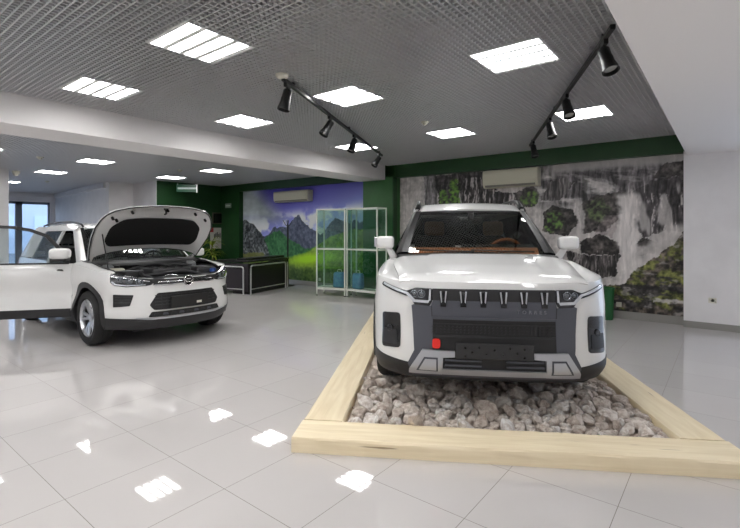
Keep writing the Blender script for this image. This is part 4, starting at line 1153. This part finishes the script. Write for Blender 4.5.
    add('window_pillar', [(t3 - .02, zb), (t3 + .06, zb), (t3 + .13, zt), (t3 + .05, zt)], M['black_gloss'], -.002, .02)
    add('belt_trim', [(T(1.35), 1.058), (T(4.2), 1.058), (T(4.2), zb + .003), (T(1.35), zb + .003)], M['black'], .002, .03)
    add('window_header', [(T(2.0), zt - .005), (T(4.1), zt - .03), (T(4.1), 1.66), (T(1.90), 1.62)], P, -.004, .03)
    add('rear_pillar', [(T(4.1), zb), (B.T, zb), (B.T, 1.09), (5.30, 1.14), (5.22, 1.58), (T(4.1), 1.62), (T(4.02), zt - .03)], P, -.002, .02)
    mesh_obj('rear_screen', B.panel([(5.28, 1.12), (2 * B.T - 5.28, 1.12), (2 * B.T - 5.22, 1.60), (5.22, 1.60)], -.004, .006, .08, .08), M['dark_glass'], root)
    add('tail_light', [(5.06, .82), (5.30, .82), (5.30, 1.0), (5.06, 1.0)], mat('tail_red', srgb(120, 14, 16), .2, coat=.5) if 'tail_red' not in bpy.data.materials else bpy.data.materials['tail_red'], .006, .02)
    # mirrors
    for sg in (1, -1):
        h = mesh_obj('door_mirror', rbox(1.235, 1.385, .825, 1.005, 1.185, 1.315, .035, 4), P, root, 50)
        if sg == -1:
            for v in h.data.vertices: v.co.y *= -1
            h.data.flip_normals()
        b = new(); tube(b, [(1.36, sg * .83, 1.09), (1.33, sg * .86, 1.15), (1.32, sg * .89, 1.20)], [.040, .034, .028], 10); mesh_obj('mirror_arm', b, P, h, 50)
        mesh_obj('mirror_glass', rbox(1.384, 1.388, min(sg * .885, sg * 1.04), max(sg * .885, sg * 1.04), 1.20, 1.30, .001, 1), M['chrome'], h)
    # wheels
    for s_ in (SW, SR):
        for sg in (1, -1): wheel(root, s_, sg * .815, R, .235, sg)
    # cabin
    mesh_obj('cabin_floor', bx(1.25, 4.3, -.80, .80, .40, .44), M['black'], root)
    b = loft([[(1.24, y, 1.110) for y in (-.62, -.3, 0, .3, .62)], [(1.40, y, 1.166) for y in (-.645, -.33, 0, .33, .645)], [(1.55, y, 1.162) for y in (-.66, -.35, 0, .35, .66)], [(1.62, y, 1.05) for y in (-.70, -.4, 0, .4, .70)], [(1.58, y, .75) for y in (-.74, -.4, 0, .4, .74)]], 5, .02)
    d = mesh_obj('dashboard', b, M['tan'], root, 50); d['label'] = 'orange-brown dashboard top'
    mesh_obj('instrument_screen', rbox(1.49, 1.515, -.62, .12, 1.13, 1.23, .006, 1), M['black_gloss'], d)
    steering_wheel(root, 1.70, -.37, 1.105, M['tan'], .19)
    for y in (-.38, .38): seat(root, 2.25, y, .58, M['seat_dark'], M['seat_tan'])
    for y in (-.36, .36): seat(root, 3.15, y, .60, M['seat_dark'], M['seat_dark'], .6)
    mesh_obj('roof_lining', loft([[(s, y, tabv(zr, s) - .055 - .03 * (y / .6) ** 2) for y in (-.58, -.3, 0, .3, .58)] for s in (1.88, 2.4, 3.2, 4.0)], 4, .01), M['seat_dark'], root, 50)
    b = rbox(1.70, 1.725, -.12, .12, 1.45, 1.52, .012, 2); join(b, rbox(1.66, 1.76, -.03, .03, 1.50, 1.57, .01, 1)); mesh_obj('inside_mirror', b, M['black'], root, 40)
    return root
build_suv()
# ------------------------------------------------------------------ the crossover with its bonnet and front door open
def build_crossover():
    root = empty('crossover', (3.25, 5.58, 0), math.radians(89), 'white crossover with its bonnet raised and front door open, on the tiles under the beam', 'car')
    plan = [(0, 0), (.02, .25), (.075, .45), (.16, .62), (.28, .76), (.43, .86), (.62, .905), (.9, .92), (1.2, .92), (2.2, .92), (3.2, .91), (3.9, .89), (4.25, .83), (4.40, .70), (4.45, .4), (4.46, 0)]
    front = [(.2, -.12), (.3, -.04), (.4, 0), (.5, 0), (.65, -.02), (.8, -.03), (.9, -.05), (1.0, -.12), (1.7, -.5)]
    side = [(.2, -.06), (.3, -.02), (.42, 0), (.50, -.012), (.60, -.034), (.68, -.030), (.78, -.006), (.86, .002), (.94, -.008), (1.02, -.03), (1.1, -.07), (1.5, -.25), (1.65, -.33)]
    rear = [(.2, -.1), (.35, 0), (.9, 0), (1.05, -.03), (1.6, -.30), (1.7, -.36)]
    B = Belt(plan, front, side, rear, .8, 1.15, 4.75, 5.1)
    T = B.t_of; R = .35; SW, SR = .89, 3.565; tw, tr = T(SW), T(SR); RA = .41; P = M['paint']
    t1, t2, t3 = T(1.42), T(2.48), T(3.34); ZT = 1.03
    def pan(name, ol, m, d=0, th=.012, parent=root, st=.05, sz=.05):
        return mesh_obj(name, B.panel(ol, d, th, st, sz), m, parent)
    def both(name, ol, m, d=0, th=.012, parent=root, st=.05, sz=.05):
        return [pan(name, o, m, d, th, parent, st, sz) for o in (ol, mirrored(ol))]
    # hull behind the gaps
    hf = [(0, .28), (tw - RA - .02, .28)] + arch(tw, R, RA + .02, 180, 0) + [(t1, .28), (t1, 1.0), (T(.8), .97), (.9, .93), (.5, .86), (0, .84)]
    both('inner_hull', hf, M['black'], -.03, .01, st=.08, sz=.08)
    hr = [(t2 + .02, .28)] + arch(tr, R, RA + .02, 180, 0) + [(B.T, .28), (B.T, 1.0), (t2 + .02, 1.0)]
    both('inner_hull', hr, M['black'], -.03, .01, st=.08, sz=.08)
    pan('inner_hull', mirrored([(t1, .28), (t2 + .02, .28), (t2 + .02, 1.0), (t1, 1.0)]), M['black'], -.03, .01, st=.1, sz=.1)
    b = new(); box(b, .3, 4.3, -.58, .58, .20, .27); box(b, 1.32, 3.12, -.86, .86, .24, .32); mesh_obj('underbody', b, M['black'], root)
    for s_ in (SW, SR):
        b = new()
        for sg in (1, -1): join(b, lathe(new(), [(RA + .02, -.14), (RA + .02, .14), (RA + .01, .14), (RA + .01, -.14)], 32, Matrix.Translation((s_, sg * .72, R)) @ Matrix.Rotation(PI / 2, 4, 'X'), True))
        bmesh.ops.bisect_plane(b, geom=b.verts[:] + b.edges[:] + b.faces[:], plane_co=(0, 0, .26), plane_no=(0, 0, -1), clear_outer=True)
        mesh_obj('wheel_housing', b, M['black'], root, 40)
    # painted body
    top = [(t1, ZT), (T(1.1), 1.02), (T(.8), .995), (1.02, .965), (.90, .935), (.62, .892), (.42, .872), (0, .868)]
    fas = [(-x, z) for x, z in top[:-1]][::1] + top[::-1] + [(t1, .40)] + arch(tw, R, RA, 7, 173) + [(tw - RA - .02, .40), (.66, .385), (.45, .36), (-.45, .36), (-.66, .385), (-(tw - RA - .02), .40)] + [(-x, z) for x, z in arch(tw, R, RA, 173, 7)] + [(-t1, .40)]
    mesh_obj('front_body', B.panel(fas, 0, .015, .04, .05), P, root)
    dcl = [(t1 + .005, .42), (t2 - .003, .42), (t2 - .003, ZT), (t1 + .005, ZT)]
    pan('front_door', mirrored(dcl), P)
    both('rear_door', [(t2 + .003, .42), (tr - RA - .09, .42), (tr - RA + .0, .62), (tr - RA + .10, .74), (t3, .82), (t3, ZT), (t2 + .003, ZT)], P)
    both('rear_quarter', [(tr - RA - .085, .42), (tr - RA, .40)] + arch(tr, R, RA, 176, 4) + [(B.T, .40), (B.T, ZT), (t3 + .005, ZT), (t3 + .005, .82), (tr - RA + .105, .74), (tr - RA + .005, .62)], P)
    both('arch_flare', arch_ring(tw, R, RA - .012, RA + .06, -6, 186), M['clad'], .012, .03, st=.08, sz=.08)
    both('arch_flare', arch_ring(tr, R, RA - .012, RA + .06, -6, 186), M['clad'], .012, .03, st=.08, sz=.08)
    both('sill_cladding', [(tw + RA, .24), (tr - RA, .24), (tr - RA, .40), (tw + RA, .40)], M['clad'], .004, .03)
    both('rear_cladding', [(tr + RA, .26), (B.T, .26), (B.T, .45), (tr + RA, .45)], M['clad'], .01, .03)
    low = [(-(tw - RA + .01), .25), (-(tw - RA + .01), .405), (-.66, .385), (-.45, .36), (.45, .36), (.66, .385), (tw - RA + .01, .405), (tw - RA + .01, .25), (.55, .235), (-.55, .235)]
    pan('lower_bumper', low, M['clad'], .008, .03)
    # grille, lamps, slots
    ug = pan('upper_grille', [(-.44, .792), (-.42, .862), (.42, .862), (.44, .792)], M['black'], .006, .02)
    pan('chrome_bar', [(-.43, .824), (-.43, .836), (-.08, .836), (-.08, .824)], M['chrome'], .016, .015, ug); pan('chrome_bar', [(.43, .824), (.43, .836), (.08, .836), (.08, .824)], M['chrome'], .016, .015, ug)
    pan('chrome_bar', [(-.43, .792), (-.43, .800), (.43, .800), (.43, .792)], M['chrome'], .016, .015, ug)
    p = B.P(0, .828, .018); X = Matrix.Translation(p) @ Matrix.Rotation(-PI / 2, 4, 'Y')
    mesh_obj('badge', lathe(new(), [(0, .004), (.050, .004), (.056, .012), (.064, .012), (.068, 0)], 24, X), M['black_gloss'], root, 40)
    b = new()
    for a, c in (((-.045, -.018), (.045, -.018)), ((-.030, .020), (.030, .020)), ((-.055, .012), (-.022, -.026)), ((.055, .012), (.022, -.026))):
        tube(b, [X @ Vector((a[1], a[0], .016)), X @ Vector(((a[1] + c[1]) / 2, (a[0] + c[0]) / 2, .020)), X @ Vector((c[1], c[0], .016))], .006, 6)
    tube(b, [X @ Vector((.062 * math.cos(2 * PI * k / 24), .062 * math.sin(2 * PI * k / 24), .012)) for k in range(25)], .006, 6, False)
    mesh_obj('badge_emblem', b, M['chrome'], root, 60)
    lg = pan('lower_grille', rounded([(-.39, .692), (.39, .692), (.485, .545), (.43, .482), (-.43, .482), (-.485, .545)], .02, 3), M['black'], .008, .02)
    for z in (.655, .615, .575, .535): pan('grille_bar', [(-.42, z), (-.42, z + .012), (.42, z + .012), (.42, z)], M['clad'], .016, .012, lg)
    for x in (-.34, -.28, .28, .34): pan('grille_bar', [(x - .006, .53), (x - .006, .67), (x + .006, .67), (x + .006, .53)], M['clad'], .014, .012, lg)
    pl = mesh_obj('plate_holder', rbox(-.040, -.020, -.26, .26, .49, .645, .006, 2), M['black'], root)
    mesh_obj('plate_sticker', bx(-.042, -.0395, -.16, -.09, .525, .555), M['white_plastic'], pl)
    ll = pan('lower_intake', rounded([(-.50, .398), (-.46, .462), (.46, .462), (.50, .398)], .015, 3), M['black'], .014, .03)
    for k in range(9): 
        x = -.40 + .10 * k; pan('intake_mesh', [(x - .035, .415), (x - .025, .445), (x + .025, .445), (x + .035, .415)], M['gun'] if k % 2 else M['clad'], .020, .01, ll)
    pan('silver_lip', [(-.66, .388), (-.44, .362), (.44, .362), (.66, .388), (.62, .400), (.46, .386), (-.46, .386), (-.62, .400)], M['silver'], .018, .03)
    for sg in (1, -1):
        f = (lambda o: o) if sg == 1 else mirrored
        hl = [(.970, .950), (.95, .835), (.90, .800), (.77, .782), (.52, .788), (.455, .800), (.44, .864), (.60, .889), (.80, .923)]
        h = pan('headlight', rounded(f(hl), .015, 3), M['lamp_dark'], .008, .03, st=.04, sz=.04)
        pan('daylight_strip', f([(.94, .842), (.895, .808), (.77, .793), (.53, .798), (.53, .806), (.765, .803), (.88, .820), (.925, .85)]), M['drl'], .014, .01, h)
        for tt, z_, r_ in ((.60, .840, .032), (.72, .856, .032), (.83, .868, .028)):
            q = B.P(sg * tt, z_, .004); n = (B.P(sg * tt, z_, .1) - q).normalized(); X2 = Matrix.Translation(q) @ n.to_track_quat('Z', 'Y').to_matrix().to_4x4()
            mesh_obj('reflector', lathe(new(), [(r_ + .012, 0), (r_ + .012, .010), (r_, .012), (r_ * .8, .004), (r_ * .5, .012), (0, .016)], 18, X2), M['lamp_grey'], h, 40)
        pan('headlight_trim', f([(.945, .915), (.80, .898), (.60, .866), (.46, .842), (.46, .834), (.60, .858), (.80, .889), (.94, .905)]), M['chrome'], .014, .01, h)
        v = pan('side_slot', rounded(f([(.665, .680), (.915, .690), (.905, .535), (.705, .548)]), .012, 3), M['black'], .008, .02)
        for z in (.58, .615, .65): pan('slot_blade', f([(.70, z), (.70, z + .012), (.89, z + .012), (.89, z)]), M['clad'], .014, .012, v)
    # shoulders beside the engine bay
    for sg in (1, -1):
        A = []; Mi = []; C = []
        for i in range(15):
            tt = .94 + (t1 - .94) * i / 14; zt = tabv([(.42, .872), (.62, .892), (.90, .935), (1.02, .965), (T(.8), .995), (T(1.1), 1.02), (t1, ZT)], tt)
            p = B.P(tt, zt, -.002); u = i / 14; q = Vector((.46 + (1.36 - .46) * u, .715 + .045 * sm(0, .4, u), zt - .004 + .03 * u)); m_ = (p + q) / 2 + Vector((0, 0, .012))
            A.append((p.x, sg * p.y, p.z)); Mi.append((m_.x, sg * m_.y, m_.z)); C.append((q.x, sg * q.y, q.z))
        b = loft([A, Mi, C], 3, .0); bmesh.ops.recalc_face_normals(b, faces=b.faces[:]); mesh_obj('wing_shoulder', b, P if True else P, root, 50)
        A2 = []; C2 = []
        for i in range(12):
            tt = .42 + .53 * i / 11; zt = tabv([(.42, .872), (.62, .892), (.90, .935), (1.02, .965)], tt); p = B.P(tt, zt, -.012); q = B.P(tt, zt, -.16)
            A2.append((p.x, sg * p.y, p.z - .003)); C2.append((q.x, sg * q.y, q.z - .05))
        b = loft([A2, C2], 3, .0); bmesh.ops.recalc_face_normals(b, faces=b.faces[:]); mesh_obj('headlight_shelf', b, M['engine'], root, 50)
        b = new(); tube(b, [(x, y, z + .004) for x, y, z in C], .012, 6); mesh_obj('wing_seal', b, M['black'], root, 60)
    # engine bay
    eb = mesh_obj('engine_bay', bx(.46, 1.30, -.74, .74, .60, .64), M['black'], root)
    b = new(); box(b, .52, 1.3, .72, .75, .6, .96); box(b, .52, 1.3, -.75, -.72, .6, .96); box(b, 1.22, 1.3, -.74, .74, .6, 1.02); mesh_obj('bay_wall', b, M['engine'], eb)
    sp = rbox(.07, .24, -.46, .46, .815, .872, .012, 2); join(sp, rbox(.20, .46, -.56, .56, .78, .868, .015, 2)); mesh_obj('front_crossmember', sp, M['engine'], eb, 40)
    ec = rbox(.46, .90, -.30, .26, .86, .965, .03, 3); mesh_obj('engine_cover', ec, M['engine'], eb, 40)
    for y in (-.2, -.08, .04, .16): mesh_obj('cover_rib', rbox(.50, .86, y, y + .03, .965, .975, .004, 1), M['black_gloss'], eb)
    mesh_obj('air_box', rbox(.42, .80, -.66, -.36, .72, .955, .03, 3), M['engine'], eb, 40)
    mesh_obj('battery', rbox(.48, .80, .36, .60, .68, .945, .012, 2), M['black'], eb, 40)
    mesh_obj('battery_clamp', rbox(.52, .56, .35, .61, .945, .957, .004, 1), M['engine_grey'], eb)
    mesh_obj('reservoir', rbox(.84, .98, .44, .62, .76, .97, .03, 3), mat('milky_tank', srgb(190, 188, 172), .35), eb, 50)
    mesh_obj('reservoir_cap', lathe(new(), [(0, .02), (.035, .02), (.035, -.01)], 16, Matrix.Translation((.91, .53, .985))), M['black'], eb, 40)
    mesh_obj('washer_cap', lathe(new(), [(0, .03), (.04, .03), (.045, -.02)], 16, Matrix.Translation((.40, -.60, .90))), mat('blue_cap', srgb(40, 70, 130), .4), eb, 40)
    for y in (-.60, .60): mesh_obj('strut_tower', lathe(new(), [(0, .03), (.05, .03), (.09, .0), (.11, -.12)], 20, Matrix.Translation((1.05, y, .985))), M['engine_grey'], eb, 40)
    for pts in ([(.38, -.40, .86), (.36, -.1, .92), (.40, .2, .90), (.50, .36, .88)], [(.92, -.28, .94), (1.02, -.05, .99), (.96, .22, .96), (.92, .40, .92)], [(.30, .3, .84), (.40, .42, .91), (.66, .33, .93)], [(.80, -.5, .95), (.98, -.34, .98), (1.1, -.1, .96)]):
        b = new(); tube(b, cr(pts, 6), .022, 8); mesh_obj('hose', b, M['engine'], eb, 60)
    b = new(); tube(b, cr([(.26, .02, .875), (.30, .10, .89), (.28, .18, .875)], 5), .008, 6); mesh_obj('bonnet_catch', b, M['chrome'], eb, 60)
    b = loft([[(1.02, y, .985) for y in (-.78, -.4, 0, .4, .78)], [(1.12, y, 1.035) for y in (-.78, -.4, 0, .4, .78)], [(1.34, y, 1.052) for y in (-.80, -.4, 0, .4, .80)]], 5, .01); mesh_obj('cowl', b, M['black'], root, 50)
    b = new(); tube(b, [(1.20, -.62, 1.07), (1.19, -.2, 1.085), (1.25, .25, 1.09)], .009, 6); mesh_obj('wiper', b, M['black'], root)
    # raised bonnet
    H0 = Vector((1.20, 0, 1.085)); D = Vector((-.658, 0, .753)); N = Vector((.753, 0, .658))
    def hp(l, y, h): return H0 + D * l + Vector((0, y, 0)) + N * h
    def hh(l, y): return .055 * (1 - (y / .85) ** 2) + .03 * math.sin(PI * min(1, l)) - .10 * max(0, (l - .72) / .3) ** 2 - .03 * max(0, (abs(y) - .7) / .15) ** 2
    def wid(l): return tabv([(0, .79), (.2, .825), (.4, .845), (.58, .84), (.70, .80), (.80, .735), (.88, .65), (.94, .54), (.985, .40), (1.01, .25), (1.02, .04)], l)
    ol = [(l, wid(l)) for l in (0, .2, .4, .58, .66, .72, .78, .83, .87, .91, .945, .97, .99, 1.005, 1.015, 1.02)]; outline = ol + [(l, -w_) for l, w_ in ol[::-1]]; outline += [(.05, -.70), (.10, -.52), (.13, -.26), (.135, 0), (.13, .26), (.10, .52), (.05, .70)]
    hood = mesh_obj('bonnet', shell(grid_polygon(outline, .06, .06), lambda l, y, k: hp(l, y, hh(l, y) + k), .012, False), P, root)
    inn = [(.02 + l * .955, w_ * .965) for l, w_ in outline]
    mesh_obj('bonnet_inner_panel', shell(grid_polygon(inn, .06, .06), lambda l, y, k: hp(l, y, hh(l, y) - .022 - .012 * math.cos(PI * min(1, abs(l - .42) / .45)) + k), .010, False), P, hood)
    b = new(); tube(b, [hp(l, y, hh(l, y) - .020) for l, y in [(a * .985 + .008, c * .985) for a, c in outline]], .009, 6); mesh_obj('bonnet_seal', b, M['black'], hood, 60)
    lin_ = rounded([(.24, .60), (.34, .665), (.58, .64), (.71, .50), (.73, .3), (.73, -.3), (.71, -.50), (.58, -.64), (.34, -.665), (.24, -.60)], .06, 4)
    mesh_obj('bonnet_liner', shell(grid_polygon(lin_, .08, .08), lambda l, y, k: hp(l, y, hh(l, y) - .048 + k), .012, False), mat('felt_liner', srgb(16, 16, 16), .95), hood)
    for y, l in ((-.45, .86), (.45, .86), (-.66, .74), (.66, .74), (0, .93), (.3, .10), (-.3, .10), (.60, .70)):
        mesh_obj('rubber_stop', lathe(new(), [(.018, -.06), (.018, -.02)], 10, Matrix.Translation(hp(l, y, hh(l, y) - .012)) @ N.to_track_quat('Z', 'Y').to_matrix().to_4x4()), M['black'], hood)
    b = new(); tube(b, [hp(.80, -.03, hh(.8, 0) - .03), hp(.86, -.01, hh(.86, 0) - .07), hp(.92, .02, hh(.92, 0) - .05), hp(.95, .05, hh(.95, 0) - .03)], .013, 6); mesh_obj('bonnet_latch', b, M['black'], hood, 60)
    for y in (-.74, .74):
        b = new(); tube(b, [(1.25, y, .98), (1.22, y, 1.06), hp(.10, y, hh(.10, y) - .02)], .016, 6); mesh_obj('bonnet_hinge', b, P, hood)
    b = new(); tube(b, [(.70, .715, .97), hp(.46, .71, hh(.46, .71) - .03)], .008, 6); mesh_obj('bonnet_prop', b, M['black_metal'], root)
    # windscreen, pillars, roof
    def scr(u, v):
        yb, yt = .74, .60; y = u * (yb + (yt - yb) * v); s = 1.25 + .12 * u * u + (1.92 + .10 * u * u - 1.25 - .12 * u * u) * v
        return (s, y, 1.06 + (1.515 - 1.06) * v + .03 * math.sin(PI * v) * .6)
    b = loft([[scr(-1 + 2 * k / 8, j / 4) for k in range(9)] for j in range(5)], 4, .004); mesh_obj('windscreen', b, M['screen_glass'], root, 50)
    for sg in (1, -1):
        o_ = loft([[Vector(scr(sg * x, j / 5)) + Vector((-.004, 0, .006)) for j in range(6)] for x in (.93, 1.0)], 4, 0); mesh_obj('screen_edge', o_, M['black_gloss'], root, 50)
        q = [[Vector(scr(sg, j / 5)) + Vector((0, 0, .006)) for j in range(6)], [Vector(scr(sg, j / 5)) + Vector((.05, sg * (.055 - .022 * j / 5), .006)) for j in range(6)], [Vector(scr(sg, j / 5)) + Vector((.15, sg * (.075 - .03 * j / 5), -.03)) for j in range(6)]]
        o_ = loft(q, 4, 0); bmesh.ops.recalc_face_normals(o_, faces=o_.faces[:]); bmesh.ops.solidify(o_, geom=o_.faces[:], thickness=.03); mesh_obj('front_pillar', o_, P, root, 50)
    zr = [(1.92, 1.520), (2.1, 1.555), (2.5, 1.590), (3.0, 1.598), (3.5, 1.575), (4.05, 1.52)]
    rows = []
    for i in range(13):
        s = 1.92 + 2.13 * i / 12
        rows.append([(s + .10 * (v * v) * (1 - i / 12), v * .625, tabv(zr, s) - .03 * v * v - .035 * max(0, (abs(v) - .8) / .2) ** 2) for v in [-1 + k / 7 for k in range(15)]])
    mesh_obj('roof', loft(rows, 2, .02), P, root, 50)
    for sg in (1, -1):
        b = new(); tube(b, cr([(2.05, sg * .55, 1.545), (2.15, sg * .56, 1.585), (2.6, sg * .565, 1.615), (3.4, sg * .56, 1.60), (3.85, sg * .55, 1.56)], 6), .015, 8); mesh_obj('roof_rail', b, M['black_metal'], root, 60)
    b = new(); tube(b, [(2.02, .30, 1.55), (2.10, .30, 1.66)], .006, 6); join(b, lathe(new(), [(.02, 0), (.012, .03), (0, .03)], 10, Matrix.Translation((2.02, .30, 1.535)))); mesh_obj('antenna', b, M['black'], root)
    zb, zt = ZT + .012, 1.50
    def frame_panel(*a, **k): return both(*a, **k)
    both('rear_window', [(t2 + .06, zb), (t3 - .02, zb), (t3 + .02, 1.40), (t3 - .08, zt - .03), (t2 + .06, zt - .01)], M['side_glass'], -.004, .005, st=.12, sz=.12)
    both('rear_pillar', [(t3 - .015, zb), (B.T, zb), (B.T, 1.09), (4.95, 1.12), (4.85, 1.50), (T(3.9), 1.55), (t3 - .075, 1.535), (t3 - .075, zt - .03), (t3 + .025, 1.40)], P, -.002, .02)
    both('window_header', [(T(2.0), zt - .02), (t3 - .075, zt - .03), (t3 - .075, 1.57), (T(1.95), 1.545)], P, -.004, .03)
    both('centre_pillar', [(t2 - .01, zb - .06), (t2 + .06, zb - .06), (t2 + .06, zt), (t2 - .01, zt)], P, -.004, .03)
    pan('front_window', mirrored([(T(1.55), zb), (t2 - .01, zb), (t2 - .01, zt), (T(2.02), zt - .01), (T(1.68), 1.22)]), M['side_glass'], -.004, .005, st=.12, sz=.12)
    both('belt_trim', [(t2 + .02, ZT - .004), (t3, ZT - .004), (t3, zb + .004), (t2 + .02, zb + .004)], M['chrome'], .002, .02)
    mesh_obj('rear_screen', B.panel([(4.95, 1.11), (2 * B.T - 4.95, 1.11), (2 * B.T - 4.85, 1.52), (4.85, 1.52)], -.004, .006, .08, .08), M['dark_glass'], root)
    both('tail_light', [(4.70, .80), (4.98, .80), (4.98, .95), (4.70, .95)], bpy.data.materials['tail_red'], .006, .02)
    both('door_handle', [(t3 - .22, .885), (t3 - .06, .885), (t3 - .06, .912), (t3 - .22, .912)], P, .035, .02)
    # far side mirror
    h = mesh_obj('door_mirror', rbox(1.42, 1.58, -1.09, -.93, 1.06, 1.19, .04, 4), P, root, 50)
    b = new(); tube(b, [(1.56, -.86, 1.02), (1.52, -.94, 1.08)], .03, 8); mesh_obj('mirror_arm', b, M['black'], h, 50)
    # ---- open front door
    HG = Vector((1.43, .895, 0)); RM = Matrix.Translation(HG) @ Matrix.Rotation(math.radians(55), 4, 'Z') @ Matrix.Translation(-HG)
    def dp(ol, d, th): b_ = B.panel(ol, d, th, .05, .05); b_.transform(RM); return b_
    door = mesh_obj('front_door', dp(dcl, 0, .016), P, root)
    mesh_obj('door_inner_panel', dp([(a + (.015 if i in (0, 3) else -.015), z) for i, (a, z) in enumerate(dcl)], -.018, .06), M['seat_dark'], door)
    mesh_obj('door_cladding', dp([(t1 + .01, .31), (t2 - .005, .31), (t2 - .005, .425), (t1 + .01, .425)], .008, .03), M['clad'], door)
    upo = [(T(1.47), 1.05), (T(1.60), 1.24), (T(1.78), 1.42), (T(2.0), 1.505), (T(2.2), 1.54), (T(2.46), 1.555)]
    upi = [(T(1.53), 1.05), (T(1.635), 1.215), (T(1.80), 1.385), (T(2.01), 1.465), (T(2.2), 1.50), (T(2.42), 1.512)]
    mesh_obj('window_frame', dp(upo + [(T(2.46), ZT), (T(2.42), ZT)] + upi[::-1], .0, .035), M['black'], door)
    mesh_obj('door_window', dp(upi + [(T(2.42), ZT), (T(1.53), ZT)], -.012, .005), M['side_glass'], door)
    mesh_obj('belt_trim', dp([(t1 + .05, ZT - .006), (t2 - .003, ZT - .006), (t2 - .003, ZT + .014), (t1 + .05, ZT + .014)], .003, .03), M['black'], door)
    mesh_obj('door_handle', dp([(t2 - .24, .885), (t2 - .08, .885), (t2 - .08, .912), (t2 - .24, .912)], .035, .02), P, door)
    mesh_obj('side_repeater', dp([(t1 + .10, .930), (t1 + .19, .936), (t1 + .17, .955), (t1 + .12, .955)], .006, .012), M['black_gloss'], door)
    X3 = rbox(1.41, 1.63, .94, 1.16, 1.10, 1.245, .05, 4); X3.transform(RM); mesh_obj('door_mirror', X3, P, door, 50)
    X3 = rbox(1.43, 1.62, .93, 1.14, 1.07, 1.12, .02, 2); X3.transform(RM); mesh_obj('mirror_base', X3, M['black'], door, 50)
    b = new(); box(b, 1.40, 1.46, .84, .90, .55, .60); box(b, 1.40, 1.46, .84, .90, .85, .90); mesh_obj('door_hinge', b, P, root)
    # cabin
    mesh_obj('cabin_floor', bx(1.3, 4.1, -.80, .80, .36, .40), M['black'], root)
    pan('door_sill', [(t1, .36), (t2 + .02, .36), (t2 + .02, .44), (t1, .44)], P, -.015, .05)
    b = loft([[(1.30, y, 1.03) for y in (-.72, -.4, 0, .4, .72)], [(1.45, y, 1.06) for y in (-.72, -.4, 0, .4, .72)], [(1.68, y, 1.00) for y in (-.72, -.4, 0, .4, .72)], [(1.66, y, .65) for y in (-.72, -.4, 0, .4, .72)]], 5, .02); mesh_obj('dashboard', b, M['black'], root, 50)
    steering_wheel(root, 1.80, -.36, .98, M['black'], .185)
    for y in (-.36, .36): seat(root, 2.28, y, .50, M['seat_dark'], M['seat_dark'])
    for y in (-.34, .34): seat(root, 3.10, y, .52, M['seat_grey'], M['seat_grey'], .6)
    for s_ in (SW, SR):
        for sg in (1, -1): wheel(root, s_, sg * .80, R, .225, sg)
    return root
M['seat_grey'] = mat('grey_seat_fabric', srgb(130, 130, 130), .7)
build_crossover()
# ------------------------------------------------------------------ camera, daylight, exposure
cam = bpy.data.cameras.new('camera'); co = bpy.data.objects.new('camera', cam); COL.objects.link(co)
cam.sensor_width = 36; cam.lens = 455.7 / 740 * 36; cam.shift_y = -(264 - 231.2) / 740; cam.clip_start = .02
co.location = (0, 0, 1.471); co.rotation_euler = (PI / 2, 0, .665 - PI / 2)
SC.camera = co
w = bpy.data.worlds.new('daylight'); w.use_nodes = True; SC.world = w
w.node_tree.nodes['Background'].inputs[0].default_value = (.66, .79, 1.0, 1)
w.node_tree.nodes['Background'].inputs[1].default_value = 2.6
SC.view_settings.view_transform = 'Standard'; SC.view_settings.look = 'None'
SC.view_settings.exposure = EXPO; SC.view_settings.gamma = 1; SC.view_settings.use_curve_mapping = False
SC.cycles.max_bounces = 10; SC.cycles.diffuse_bounces = 5; SC.cycles.glossy_bounces = 5; SC.cycles.transparent_max_bounces = 16
SC.cycles.caustics_reflective = False; SC.cycles.caustics_refractive = False
SC.cycles.use_denoising = True; SC.cycles.sample_clamp_indirect = 6
